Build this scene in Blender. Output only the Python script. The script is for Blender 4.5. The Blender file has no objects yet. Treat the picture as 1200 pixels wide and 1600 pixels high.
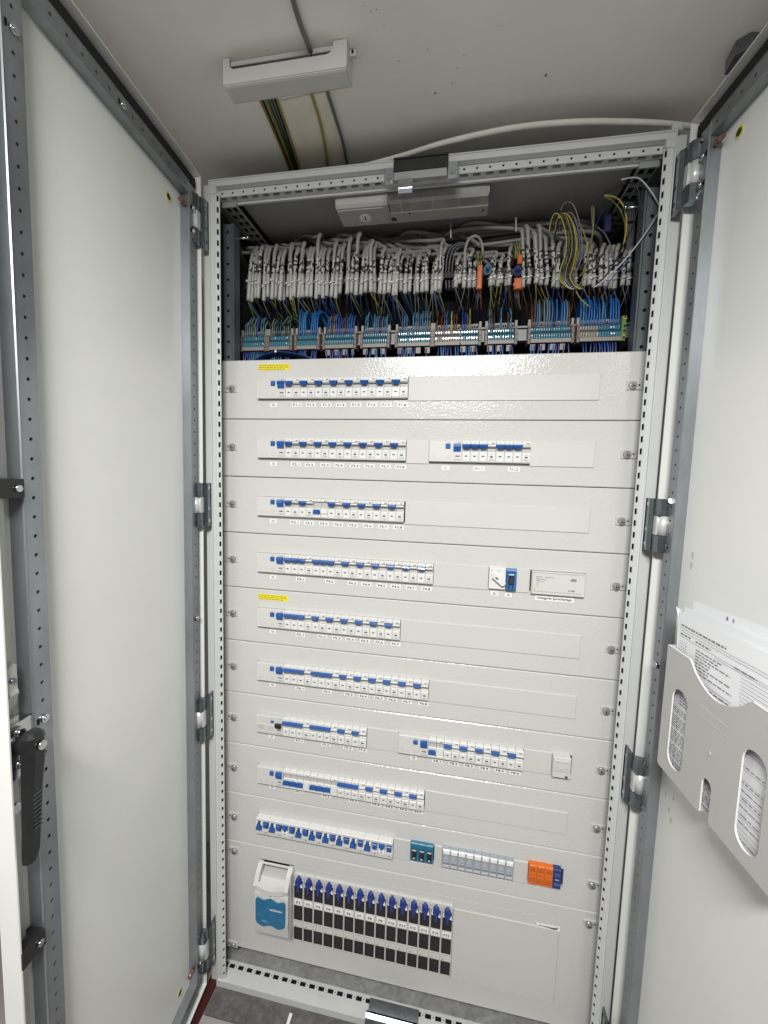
import bpy, bmesh, math, random
import numpy as np
from mathutils import Vector, Matrix
from mathutils.geometry import tessellate_polygon
random.seed(7)
scn = bpy.context.scene
COL = scn.collection

# ------------------------------------------------------------------ camera
CAM = np.array([0.5175, -0.9938, -0.2864]); YAW, PIT, ROL, FPX = -0.1749, -0.0899, 0.0283, 632.94
def cam_rows():
    f = np.array([math.sin(YAW)*math.cos(PIT), math.cos(YAW)*math.cos(PIT), math.sin(PIT)])
    r = np.array([math.cos(YAW), -math.sin(YAW), 0.0]); u = np.cross(r, f)
    c, s = math.cos(ROL), math.sin(ROL)
    return np.array([c*r+s*u, -s*r+c*u, f])
RC = cam_rows()
def at(u, v, ax, val):
    """a point measured on the photograph, on the plane where coordinate ax has the value val"""
    d = RC.T @ np.array([(u-600)/FPX, -(v-800)/FPX, 1.0])
    return tuple(CAM + d*((val-CAM[ax])/d[ax]))
cd = bpy.data.cameras.new('camera'); cam = bpy.data.objects.new('camera', cd); COL.objects.link(cam)
M = Matrix(((RC[0][0], RC[1][0], -RC[2][0], CAM[0]), (RC[0][1], RC[1][1], -RC[2][1], CAM[1]), (RC[0][2], RC[1][2], -RC[2][2], CAM[2]), (0, 0, 0, 1)))
cam.matrix_world = M
cd.sensor_fit = 'HORIZONTAL'; cd.sensor_width = 36; cd.lens = 36*FPX/1200; cd.clip_start = 0.01; cd.clip_end = 100
scn.camera = cam

# ------------------------------------------------------------------ light
w = bpy.data.worlds.new('World'); scn.world = w; w.use_nodes = True
bg = w.node_tree.nodes['Background']; bg.inputs[0].default_value = (0.94, 0.97, 1.0, 1); bg.inputs[1].default_value = 0.175
def area(name, loc, rot, sx, sy, power, col):
    l = bpy.data.lights.new(name, 'AREA'); l.shape = 'RECTANGLE'; l.size = sx; l.size_y = sy; l.energy = power; l.color = col
    o = bpy.data.objects.new(name, l); o.location = loc; o.rotation_euler = rot; COL.objects.link(o); return o
area('ceiling_lamp', (0.47, -1.47, 0.462), (math.radians(4), 0, 0), 0.60, 0.30, 73, (1.0, 0.995, 0.985))
scn.view_settings.view_transform = 'Standard'; scn.view_settings.look = 'None'
scn.view_settings.exposure = 0.0; scn.view_settings.gamma = 1.0
scn.cycles.max_bounces = 6; scn.cycles.diffuse_bounces = 4; scn.cycles.glossy_bounces = 3
scn.cycles.use_denoising = True

# ------------------------------------------------------------------ materials
def mat(name, col, rough=0.5, metal=0.0, bump=0.0, bscale=300, mottle=0.0, mscale=8, spec=0.5, dirt=None, coat=0.0, stretch=None):
    m = bpy.data.materials.new(name); m.use_nodes = True; nt = m.node_tree; N = nt.nodes; L = nt.links
    p = N['Principled BSDF']; p.inputs['Base Color'].default_value = (*col, 1); p.inputs['Roughness'].default_value = rough
    p.inputs['Metallic'].default_value = metal; p.inputs['Specular IOR Level'].default_value = spec
    if coat: p.inputs['Coat Weight'].default_value = coat
    tc = N.new('ShaderNodeTexCoord'); src = tc.outputs['Object']
    if stretch:
        mp = N.new('ShaderNodeMapping'); mp.inputs['Scale'].default_value = stretch; L.new(src, mp.inputs['Vector']); src = mp.outputs[0]
    if mottle:
        n = N.new('ShaderNodeTexNoise'); n.inputs['Scale'].default_value = mscale; n.inputs['Detail'].default_value = 6; n.inputs['Roughness'].default_value = .65; L.new(src, n.inputs['Vector'])
        r = N.new('ShaderNodeMapRange'); r.inputs['From Min'].default_value = .3; r.inputs['From Max'].default_value = .7
        r.inputs['To Min'].default_value = 1-mottle; r.inputs['To Max'].default_value = 1+mottle*.6; L.new(n.outputs['Fac'], r.inputs['Value'])
        mx = N.new('ShaderNodeMix'); mx.data_type = 'RGBA'; mx.blend_type = 'MULTIPLY'; mx.inputs[0].default_value = 1
        mx.inputs[6].default_value = (*col, 1); L.new(r.outputs[0], mx.inputs[7]); out = mx.outputs[2]
        if dirt:
            n2 = N.new('ShaderNodeTexNoise'); n2.inputs['Scale'].default_value = dirt[1]; n2.inputs['Detail'].default_value = 4; L.new(src, n2.inputs['Vector'])
            r2 = N.new('ShaderNodeMapRange'); r2.inputs['From Min'].default_value = dirt[2]; r2.inputs['From Max'].default_value = dirt[2]+.08; L.new(n2.outputs['Fac'], r2.inputs['Value'])
            m2 = N.new('ShaderNodeMix'); m2.data_type = 'RGBA'; L.new(r2.outputs[0], m2.inputs[0]); L.new(out, m2.inputs[6]); m2.inputs[7].default_value = (*dirt[0], 1); out = m2.outputs[2]
        L.new(out, p.inputs['Base Color'])
        rr = N.new('ShaderNodeMapRange'); rr.inputs['To Min'].default_value = rough*.82; rr.inputs['To Max'].default_value = min(1, rough*1.18); L.new(n.outputs['Fac'], rr.inputs['Value']); L.new(rr.outputs[0], p.inputs['Roughness'])
    if bump:
        b = N.new('ShaderNodeTexNoise'); b.inputs['Scale'].default_value = bscale; b.inputs['Detail'].default_value = 2; L.new(tc.outputs['Object'], b.inputs['Vector'])
        bn = N.new('ShaderNodeBump'); bn.inputs['Strength'].default_value = bump; bn.inputs['Distance'].default_value = .0015; L.new(b.outputs['Fac'], bn.inputs['Height']); L.new(bn.outputs[0], p.inputs['Normal'])
    return m
m_plate = mat('light_grey_powder_coat', (.57, .572, .545), .17, bump=.42, bscale=180, mottle=.012, mscale=3)
m_strip = mat('blanking_strip_plastic', (.57, .565, .535), .5, mottle=.02, mscale=5)
m_frame = mat('frame_grey_paint', (.54, .555, .54), .42, bump=.1, bscale=400, mottle=.04, mscale=6)
m_door = mat('door_inner_paint', (.745, .755, .72), .32, bump=.12, bscale=300, mottle=.05, mscale=2.2)
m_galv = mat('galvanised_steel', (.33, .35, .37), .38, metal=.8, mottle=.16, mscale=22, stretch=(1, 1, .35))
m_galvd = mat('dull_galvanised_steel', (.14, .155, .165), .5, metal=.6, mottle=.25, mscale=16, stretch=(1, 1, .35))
m_inner = mat('shade_darkened_inner_paint', (.06, .065, .07), .6, spec=.2, mottle=.12, mscale=6)  # grey inner walls, with the unlit interior's shade put into the colour
m_ceil = mat('whitewashed_ceiling', (.90, .885, .825), .9, bump=.35, bscale=60, mottle=.05, mscale=3.5)
m_floor = mat('concrete_floor', (.32, .29, .28), .85, bump=.5, bscale=120, mottle=.2, mscale=14)
m_floor2 = mat('dusty_cement', (.12, .112, .106), .95, bump=.8, bscale=200, mottle=.45, mscale=60)
m_red = mat('red_paint', (.050, .006, .005), .5, mottle=.2, mscale=40)
m_wall = mat('back_wall_plaster', (.5, .48, .44), .9, bump=.3, bscale=50, mottle=.1)
m_black = mat('black_plastic', (.012, .012, .013), .38, mottle=.2, mscale=60)
m_rubber = mat('black_gasket', (.006, .006, .006), .8)
m_hole = mat('dark_hole', (.01, .01, .011), .9, spec=.1)
m_chrome = mat('bright_zinc_plating', (.62, .63, .63), .18, metal=1, mottle=.1, mscale=80)
m_hinge = mat('dark_nickel_hinge', (.23, .26, .28), .25, metal=1, mottle=.3, mscale=60)
m_pin = mat('cast_grey_hinge_pin', (.62, .63, .61), .35, metal=.3)
m_white = mat('device_white_plastic', (.70, .70, .675), .38, mottle=.02, mscale=30)
m_off = mat('device_offwhite_plastic', (.60, .595, .565), .42, mottle=.03, mscale=30)
m_dgrey = mat('device_grey_recess', (.46, .455, .43), .5)
m_blue = mat('blue_toggle_plastic', (.012, .088, .33), .3, coat=.2)
m_dblue = mat('dark_blue_plastic', (.010, .035, .22), .32, coat=.2)
m_teal = mat('teal_device_plastic', (.01, .15, .26), .3, mottle=.12, mscale=40)
m_tealL = mat('teal_window_plastic', (.005, .14, .29), .15, mottle=.25, mscale=45, coat=.3)
m_midblue = mat('mid_blue_device_plastic', (.03, .13, .33), .35)
m_ink = mat('black_print', (.03, .03, .032), .7)
m_gink = mat('grey_print', (.34, .34, .33), .7)
m_label = mat('label_tape_white', (.80, .80, .77), .45)
m_yellow = mat('yellow_sticker', (.80, .68, .03), .5)
m_yink = mat('yellow_sticker_print', (.30, .26, .02), .6)
m_orange = mat('orange_arrester_plastic', (.70, .15, .015), .35, mottle=.08, mscale=60)
m_oink = mat('dark_orange_print', (.28, .05, .01), .5)
m_relay = mat('relay_grey_translucent', (.33, .36, .39), .25, mottle=.1, mscale=70)
m_relayl = mat('relay_light_lines', (.55, .58, .60), .4)
m_cable = mat('grey_cable_sheath', (.29, .287, .27), .5, mottle=.08, mscale=40)
m_sleeve = mat('pale_cable_end', (.44, .435, .41), .45, mottle=.06, mscale=60)
m_tie = mat('white_nylon_tie', (.62, .62, .6), .4)
m_term = mat('beige_terminal_plastic', (.27, .25, .215), .5, mottle=.08, mscale=90)
m_clamp = mat('brown_end_clamp', (.17, .135, .115), .5)
m_tblue = mat('terminal_teal', (.045, .17, .235), .4, mottle=.1, mscale=120)
m_dot = mat('screw_bright_dot', (.80, .84, .86), .15, metal=.6)
m_holder = mat('document_pocket_plastic', (.46, .455, .435), .42, mottle=.02)
m_paper = mat('white_paper', (.84, .85, .87), .7, mottle=.015, mscale=6)
m_pline = mat('printed_grey_ink', (.18, .18, .20), .8)
m_copper = mat('copper_stud', (.22, .14, .115), .4, metal=.7)
m_clear = mat('smoky_cover_plastic', (.34, .34, .32), .2, mottle=.2, mscale=25, coat=.4)
m_lampw = mat('lamp_housing_plastic', (.40, .40, .375), .5)
m_redb = mat('dark_red_button', (.14, .02, .015), .4)
m_box = mat('junction_cover_plastic', (.60, .595, .565), .4, mottle=.04)
m_wcable = mat('white_round_cable', (.64, .625, .57), .5, mottle=.08, mscale=20)
m_gcable = mat('dark_grey_round_cable', (.16, .15, .15), .5)
m_smudge = mat('hand_smudge', (.36, .36, .34), .6)
W = dict(blue=mat('wire_blue', (.014, .11, .34), .4), lblue=mat('wire_sky_blue', (.06, .17, .28), .4), dkblue=mat('wire_dark_blue', (.012, .035, .16), .4),
         black=mat('wire_black', (.012, .012, .014), .4), brown=mat('wire_brown', (.10, .04, .02), .4), grey=mat('wire_grey', (.13, .135, .14), .4),
         yellow=mat('wire_yellow', (.36, .29, .045), .4), green=mat('wire_green', (.015, .07, .03), .4), violet=mat('wire_violet', (.06, .065, .21), .4),
         white=mat('wire_white', (.40, .43, .45), .4), orange=mat('wire_orange', (.65, .14, .02), .45), yg=mat('wire_yellow_green', (.20, .20, .035), .4))

# ------------------------------------------------------------------ mesh helper
class MB:
    def __init__(s, f=None): s.v = []; s.f = []; s.m = []; s.sm = []; s.xf = f
    def p(s, x, y, z):
        if s.xf: x, y, z = s.xf(x, y, z)
        s.v.append((x, y, z)); return len(s.v)-1
    def face(s, idx, m=0, smooth=False): s.f.append(tuple(idx)); s.m.append(m); s.sm.append(smooth)
    def poly(s, pts, m=0): s.face([s.p(*q) for q in pts], m)
    def box(s, x0, x1, y0, y1, z0, z1, m=0, ch=0.0):
        if ch:   # chamfer the edges of the face at y0 (the side that faces the room)
            a = [s.p(x, y1, z) for x, z in ((x0, z0), (x1, z0), (x1, z1), (x0, z1))]
            b = [s.p(x, y0+ch, z) for x, z in ((x0, z0), (x1, z0), (x1, z1), (x0, z1))]
            c = [s.p(x, y0, z) for x, z in ((x0+ch, z0+ch), (x1-ch, z0+ch), (x1-ch, z1-ch), (x0+ch, z1-ch))]
            s.face(a[::-1], m)
            for i in range(4):
                j = (i+1) % 4; s.face((a[i], a[j], b[j], b[i]), m); s.face((b[i], b[j], c[j], c[i]), m)
            s.face(c, m); return
        i = [s.p(x, y, z) for z in (z0, z1) for x, y in ((x0, y0), (x1, y0), (x1, y1), (x0, y1))]
        for q in ((0, 3, 2, 1), (4, 5, 6, 7), (0, 1, 5, 4), (1, 2, 6, 5), (2, 3, 7, 6), (3, 0, 4, 7)): s.face([i[k] for k in q], m)
    def prism_x(s, yz, x0, x1, m=0, ms=None):
        a = [s.p(x0, y, z) for y, z in yz]; b = [s.p(x1, y, z) for y, z in yz]; n = len(yz)
        s.face(a, m); s.face(b[::-1], m)
        for i in range(n): s.face((a[i], b[i], b[(i+1) % n], a[(i+1) % n]), ms[i] if ms else m)
    def prism_y(s, xz, y0, y1, m=0, side=None):
        a = [s.p(x, y0, z) for x, z in xz]; b = [s.p(x, y1, z) for x, z in xz]; n = len(xz)
        s.face(a[::-1], m); s.face(b, m)
        for i in range(n): s.face((a[i], a[(i+1) % n], b[(i+1) % n], b[i]), m if side is None else side)
    def prism_z(s, xy, z0, z1, m=0):
        a = [s.p(x, y, z0) for x, y in xy]; b = [s.p(x, y, z1) for x, y in xy]; n = len(xy)
        s.face(a[::-1], m); s.face(b, m)
        for i in range(n): s.face((a[i], a[(i+1) % n], b[(i+1) % n], b[i]), m)
    def cyl(s, c, d, r, h, n=12, m=0, r2=None, m2=None):
        """cylinder from c along unit axis d"""
        d = Vector(d).normalized(); q = d.to_track_quat('Z', 'Y'); c = Vector(c); r2 = r if r2 is None else r2
        ax, ay = q @ Vector((1, 0, 0)), q @ Vector((0, 1, 0))
        A = [s.p(*(c + ax*(r*math.cos(t))+ay*(r*math.sin(t)))) for t in [2*math.pi*k/n for k in range(n)]]
        Bv = [s.p(*(c + d*h + ax*(r2*math.cos(t))+ay*(r2*math.sin(t)))) for t in [2*math.pi*k/n for k in range(n)]]
        s.face(A[::-1], m); s.face(Bv, m if m2 is None else m2)
        for i in range(n): s.face((A[i], A[(i+1) % n], Bv[(i+1) % n], Bv[i]), m, True)
    def tube(s, path, r, n=6, m=0, ink=None, step=None):
        P = smooth(path, step) if step else [Vector(q) for q in path]
        prev = None; up = Vector((.13, .2, .97)).normalized(); nn = len(P); cells = {}
        for i, c in enumerate(P):
            t = (P[min(i+1, nn-1)]-P[max(i-1, 0)]).normalized()
            a = t.cross(up)
            if a.length < 1e-3: a = t.cross(Vector((1, 0, 0)))
            a.normalize(); b = t.cross(a); up = -b if False else up
            rr = r(i/(nn-1)) if callable(r) else r
            ring = [s.p(*(c + a*(rr*math.cos(2*math.pi*k/n)) + b*(rr*math.sin(2*math.pi*k/n)))) for k in range(n)]
            if prev:
                for k in range(n):
                    mm = m
                    if ink and ink[0] < i/(nn-1) < ink[1]:
                        if (i//2, k) not in cells: cells[(i//2, k)] = random.random() < (.60 if (i//2) % 4 else .12)
                        mm = ink[2] if cells[(i//2, k)] else ink[3]
                    s.face((prev[k], prev[(k+1) % n], ring[(k+1) % n], ring[k]), mm, True)
            else: s.face(ring[::-1], m)
            prev = ring
        s.face(prev, m)
    def mesh(s, name, mats, recalc=True):
        me = bpy.data.meshes.new(name); me.from_pydata(s.v, [], s.f)
        for x in mats: me.materials.append(x)
        me.polygons.foreach_set('material_index', s.m); me.polygons.foreach_set('use_smooth', s.sm); me.update()
        if recalc:
            b = bmesh.new(); b.from_mesh(me); bmesh.ops.recalc_face_normals(b, faces=b.faces); b.to_mesh(me); b.free()
        return me
    def build(s, name, mats, parent=None, recalc=True):
        return inst(name, s.mesh(name, mats if isinstance(mats, (list, tuple)) else [mats], recalc), parent)
def smooth(path, step):
    P = [Vector(q) for q in path]; out = []
    if len(P) < 3:
        n = max(1, int((P[1]-P[0]).length/step)); return [P[0].lerp(P[1], k/n) for k in range(n+1)]
    E = [P[0]*2-P[1]]+P+[P[-1]*2-P[-2]]
    for i in range(1, len(E)-2):
        a, b, c, d = E[i-1:i+3]; n = max(1, int((c-b).length/step))
        for k in range(n):
            t = k/n; out.append(.5*((2*b)+(c-a)*t+(2*a-5*b+4*c-d)*t*t+(3*b-a-3*c+d)*t**3))
    out.append(P[-1]); return out
def inst(name, me, parent=None, loc=(0, 0, 0)):
    o = bpy.data.objects.new(name, me); COL.objects.link(o); o.location = loc
    if parent: o.parent = parent
    return o
def tag(o, label, cat, group=None):
    o['label'] = label; o['category'] = cat
    if group: o['group'] = group
    return o
def thing(name, label, cat, group=None, loc=(0, 0, 0)):
    o = bpy.data.objects.new(name, None); COL.objects.link(o); o.location = loc; o.empty_display_size = .02
    return tag(o, label, cat, group)
def structure(o): o['kind'] = 'structure'; return o
def stuff(o): o['kind'] = 'stuff'; return o

_txt = {}
def text_mesh(body):
    if body not in _txt:
        c = bpy.data.curves.new('lettering', 'FONT'); c.body = body; c.size = 1.0; c.resolution_u = 2; c.fill_mode = 'FRONT'; c.offset = .022
        o = bpy.data.objects.new('lettering', c); COL.objects.link(o)
        me = bpy.data.meshes.new_from_object(o.evaluated_get(bpy.context.evaluated_depsgraph_get()))
        V = [(v.co.x, v.co.y) for v in me.vertices]; F = [tuple(p.vertices) for p in me.polygons]
        bpy.data.objects.remove(o); bpy.data.curves.remove(c); bpy.data.meshes.remove(me)
        xs = [q[0] for q in V] or [0]; ys = [q[1] for q in V] or [0]
        _txt[body] = (V, F, min(xs), max(xs), min(ys), max(ys))
    return _txt[body]
def add_text(mb, body, x0, x1, z0, z1, y, m, squeeze=True):
    """lettering filling the rectangle, on the plane y"""
    V, F, a, b, c, d = text_mesh(body)
    k = (z1-z0)/(d-c); kx = (x1-x0)/(b-a)
    if not squeeze: kx = min(k, kx)
    x0 = (x0+x1)/2-(b-a)*kx/2
    ids = [mb.p(x0+(q[0]-a)*kx, y, z0+(q[1]-c)*k) for q in V]
    for f in F: mb.face([ids[i] for i in f], m)

# hole-punched faces: a strip of square cells, each with a real opening
def punched(mb, o, du, dv, n, pu, wv, kind, hu, hv, depth, m=0, md=1, dn=(0, 0, 0)):
    """o start corner; du along, dv across (unit vectors); n cells of pitch pu and height wv; hole half sizes hu, hv; dn inward unit vector"""
    o, du, dv, dn = Vector(o), Vector(du), Vector(dv), Vector(dn)
    for k in range(n):
        c = o+du*(pu*(k+.5))+dv*(wv/2)
        if kind == 'round': ang = [math.radians(22.5+45*i) for i in range(8)]; hole = [(hu*math.cos(a), hu*math.sin(a)) for a in ang]; A, B = pu/2, wv/2; outer = [(A, B*.41), (A*.41, B), (-A*.41, B), (-A, B*.41), (-A, -B*.41), (-A*.41, -B), (A*.41, -B), (A, -B*.41)]; outer = [(A, B*.41), (A*.41, B), (-A*.41, B), (-A, B*.41), (-A, -B*.41), (-A*.41, -B), (A*.41, -B), (A, -B*.41)]
        else: hole = [(hu, hv), (-hu, hv), (-hu, -hv), (hu, -hv)]; A, B = pu/2, wv/2; outer = [(A, B), (-A, B), (-A, -B), (A, -B)]
        O = [mb.p(*(c+du*a+dv*b)) for a, b in outer]; H = [mb.p(*(c+du*a+dv*b)) for a, b in hole]; D = [mb.p(*(c+du*a+dv*b+dn*depth)) for a, b in hole]
        q = len(O)
        for i in range(q):
            j = (i+1) % q; mb.face((O[i], O[j], H[j], H[i]), m); mb.face((H[i], H[j], D[j], D[i]), m)
        mb.face(D, md)
        if kind == 'round':   # corners of the square cell
            A, B = pu/2, wv/2
            for (i, j, cx, cz) in ((0, 1, A, B), (2, 3, -A, B), (4, 5, -A, -B), (6, 7, A, -B)):
                mb.face((O[i], O[j], mb.p(*(c+du*cx+dv*cz))), m)

# ================================================================== SETTING
ZC, ZF = .470, -1.765
b = MB(); b.box(-3, 4, -5, .36, ZC, ZC+.1); structure(b.build('ceiling', m_ceil))
b = MB(); b.box(-3, 4, .36, .46, ZF-.02, ZC-.002); structure(b.build('back_wall', m_wall))
b = MB(); b.box(-3, 4, -5, .36, ZF-.1, ZF); structure(b.build('floor', m_floor))
b = MB(); b.box(-.098, .93, -.112, .30, ZF+.0005, ZF+.0045); structure(b.build('cement_strip', m_floor2))
b = MB(); b.box(-.128, -.1005, -.9, .28, ZF+.0008, ZF+.006); structure(b.build('red_floor_stripe', m_red))
b = MB(); b.poly([(.117, -.150, ZC-.0015), (.243, -.157, ZC-.0015), (.216, .035, ZC-.0015), (.092, .035, ZC-.0015)]); structure(b.build('pale_ceiling_patch', mat('pale_patch', (.90, .86, .72), .9, mottle=.08, mscale=20)))
b = MB()
for u_, v_, r in ((623, 95, .0015), (725, 86, .0013), (668, 77, .001), (707, 129, .0016), (715, 105, .0014), (680, 145, .003), (588, 14, .0014), (580, 17, .0012), (853, 117, .004), (600, 40, .001), (568, 8, .0008), (780, 40, .0009)):
    x, y, z = at(u_, v_, 2, ZC); b.cyl((x, y, ZC-.0012), (0, 0, 1), r*.62, .0008, 7)
structure(b.build('ceiling_pockmarks', mat('ceiling_chip', (.22, .2, .18), .9)))

# ================================================================== CABINET
cab = thing('electrical_cabinet', 'tall light grey steel distribution cabinet with both doors open', 'cabinet', loc=(.408, .1, ZF))
CO = Vector(cab.location)
def part(mb, name, mats, parent=cab):
    o = mb.build(name, mats, parent); 
    if parent is cab: o.matrix_parent_inverse = Matrix.Translation(-CO)
    return o
XL, XR, ZT, ZB = -.098, .914, .405, -1.740
b = MB(); b.box(-.122, .938, -.034, .30, .398, .404); part(b, 'roof', m_frame)
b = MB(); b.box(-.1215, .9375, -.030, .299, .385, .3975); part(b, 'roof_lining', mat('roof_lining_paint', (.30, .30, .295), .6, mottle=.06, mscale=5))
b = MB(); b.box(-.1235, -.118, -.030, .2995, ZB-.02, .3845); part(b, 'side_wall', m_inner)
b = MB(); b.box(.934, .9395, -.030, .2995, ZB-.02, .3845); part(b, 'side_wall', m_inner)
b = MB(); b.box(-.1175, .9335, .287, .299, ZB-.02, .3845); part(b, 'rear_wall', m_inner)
b = MB(); b.box(-.1175, .9335, .004, .2865, ZB-.012, ZB-.006); part(b, 'base_plate', mat('dusty_zinc_base', (.30, .30, .29), .7, metal=.15, bump=.3, bscale=80, mottle=.35, mscale=45))

# vertical posts, with their row of slots
def post(side):
    s = 1 if side < 0 else -1; X = XL if side < 0 else XR
    kx = 1.0 if side < 0 else .80
    b = MB(lambda x, y, z: (X+s*x*(kx if x > .003 else 1), y, z))
    # sealing ridge
    b.prism_z([(0, -.052), (.0024, -.052), (.0024, -.046), (0, -.046)], ZB-.020, ZT)
    n = 83; z0 = ZB+.002; pitch = (ZT-.026-z0)/n
    b.poly([(.0025, -.048, ZB), (.0155, -.048, ZB), (.0155, -.048, ZT-.012), (.0025, -.048, ZT-.012)])
    punched(b, (.0155, -.048, z0), (0, 0, 1), (.8, .6, 0), n, pitch, .0095, 'slot', .0064, .0025, .006, 0, 1, (-.3, .95, 0))
    punched(b, (.0165, -.0475, z0+pitch/2), (0, 0, 1), (.8, .6, 0), n-1, pitch, .0001, 'slot', .0012, .00004, .0001, 0, 1, (-.3, .95, 0)) if False else None
    b.poly([(.0231, -.0423, z0), (.0231, -.0423, ZT-.026), (.0231, -.0400, ZT-.026), (.0231, -.0400, z0)])
    b.poly([(.0231, -.0303, ZB), (.0231, -.0303, ZT-.026), (.0215, -.0290, ZT-.026), (.0215, -.0290, ZB)]) if False else None
    # outer step of the post towards the door
    b.prism_z([(-.0235, -.0385), (-.0005, -.0385), (-.0005, -.014), (-.0235, -.014)], ZB-.02, ZT-.002)
    # hollow closed behind
    b.prism_z([(-.0004, -.0375), (.0120, -.0375), (.0150, -.0330), (.0040, -.0140), (-.0004, -.0140)], ZB, ZT-.02, 1)
    o = part(b, 'corner_post', [m_frame, m_hole])
    return o
post(-1); post(1)
# top bar
b = MB(); s_n = 36; x0, x1 = XL+.012, XR-.012; pt = (x1-x0)/s_n
b.prism_x([(-.052, ZT), (-.052, ZT-.0025), (-.046, ZT-.0025), (-.046, ZT)], XL+.0024, XR-.0024)          # ridge
b.poly([(XL+.0024, -.050, ZT-.0025), (XR-.0024, -.050, ZT-.0025), (XR-.0024, -.050, ZT-.0145), (XL+.0024, -.050, ZT-.0145)])
b.poly([(XL+.0024, -.046, ZT-.001), (XR-.0024, -.046, ZT-.001), (XR-.0024, -.030, ZT-.001), (XL+.0024, -.030, ZT-.001)])
b.poly([(XL+.018, -.050, ZT-.0145), (XR-.018, -.050, ZT-.0145), (XR-.018, -.036, ZT-.0145), (XL+.018, -.036, ZT-.0145)])
punched(b, (x0, -.035, ZT-.0305), (1, 0, 0), (0, 0, 1), s_n, pt, .0165, 'round', .0026, 0, .004, 0, 1, (0, 1, 0))
punched(b, (x0, -.035, ZT-.0306), (1, 0, 0), (0, 1, 0), s_n, pt, .015, 'slot', .0082, .0042, .004, 0, 1, (0, 0, 1))
punched(b, (x0+pt/2, -.020, ZT-.0306), (1, 0, 0), (0, 1, 0), s_n-1, pt, .006, 'slot', .0012, .0012, .003, 0, 1, (0, 0, 1))
b.box(x0, x1, -.014, -.008, ZT-.036, ZT-.0306)
b.box(XL+.018, XR-.018, -.034, -.015, ZT-.024, ZT-.002, 1)
b.box(XL+.0024, XL+.018, -.0495, -.03, ZT-.030, ZT-.003); b.box(XR-.018, XR-.0024, -.0495, -.03, ZT-.030, ZT-.003)
part(b, 'top_bar', [m_frame, m_hole])
# bottom sill
b = MB()
b.prism_x([(-.052, ZB+.001), (-.052, ZB-.0025), (-.046, ZB-.0025), (-.046, ZB+.001)], XL+.0024, XR-.0024)
b.poly([(XL, -.0505, ZB-.001), (XR, -.0505, ZB-.001), (XR, -.0505, ZB-.0225), (XL, -.0505, ZB-.0225)])
b.poly([(XL+.0024, -.048, ZB-.0008), (XR-.0024, -.048, ZB-.0008), (XR-.0024, -.0185, ZB-.0008), (XL+.0024, -.0185, ZB-.0008)])
punched(b, (x0, -.0185, ZB-.0008), (1, 0, 0), (0, 1, 0), s_n, pt, .0145, 'slot', .0082, .0052, .0012, 0, 1, (0, 0, -1))
for k in range(s_n-1): b.cyl((x0+pt*(k+1), -.0112, ZB-.0007), (0, 0, 1), .0014, .0004, 7, 1)
b.poly([(XL+.0024, -.004, ZB-.0008), (XR-.0024, -.004, ZB-.0008), (XR-.0024, .002, ZB-.0008), (XL+.0024, .002, ZB-.0008)])
b.poly([(XL+.01, .002, ZB-.0008), (XR-.01, .002, ZB-.0008), (XR-.01, .002, ZB-.006), (XL+.01, .002, ZB-.006)])
b.box(XL+.002, XR-.002, -.047, -.001, ZB-.0215, ZB-.010, 1)
part(b, 'bottom_sill', [mat('sill_paint', (.58, .59, .575), .45, mottle=.06, mscale=25), m_hole])
# mounting posts with bolt holes (behind the frame, in the wiring space)
for s in (-1, 1):
    b = MB((lambda x, y, z: (-.096+x, y, z)) if s < 0 else (lambda x, y, z: (.916-x, y, z)))
    punched(b, (.002, .004, -.01), (0, 0, 1), (1, 0, 0), 9, .0385, .024, 'round', .0042, 0, .006, 0, 1, (0, 1, 0))
    b.prism_z([(.026, .0045), (.0285, .0012), (.032, .0012), (.032, .030), (.026, .030)], -.0005, .337)
    b.box(.002, .026, .011, .03, -.01, .335, 1); b.box(.002, .026, .004, .03, -1.68, -.0102)
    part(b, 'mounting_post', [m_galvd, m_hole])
# perforated depth rails under the roof
for s in (-1, 1):
    f = (lambda x, y, z: (-.112+x, y, z)) if s < 0 else (lambda x, y, z: (.928-x, y, z))
    b = MB(f)
    for xr in (.0305, .0485): punched(b, (xr, -.018, .3625), (0, 1, 0), (1, 0, 0), 10, .0277, .0178, 'slot', .0090, .0062, .003, 0, 1, (0, 0, 1))
    b.box(.0290, .0305, -.018, .270, .3625, .384); b.box(.0483, .0485, -.018, .270, .3612, .3625); b.box(.0664, .0676, -.018, .270, .3600, .3660); b.box(.031, .066, -.010, .269, .3685, .3840, 1); b.box(.0290, .0676, -.0192, -.0182, .3610, .384)
    part(b, 'depth_rail', [mat('rail_zinc', (.32, .34, .33), .5, metal=.3, mottle=.1), m_hole])
    b = MB(f); b.cyl((.036, .03, .315), (1, 0, 0), .0028, .034, 8); b.cyl((.070, .03, .315), (1, 0, 0), .0055, .004, 10); part(b, 'rail_bolt', m_chrome)

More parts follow.
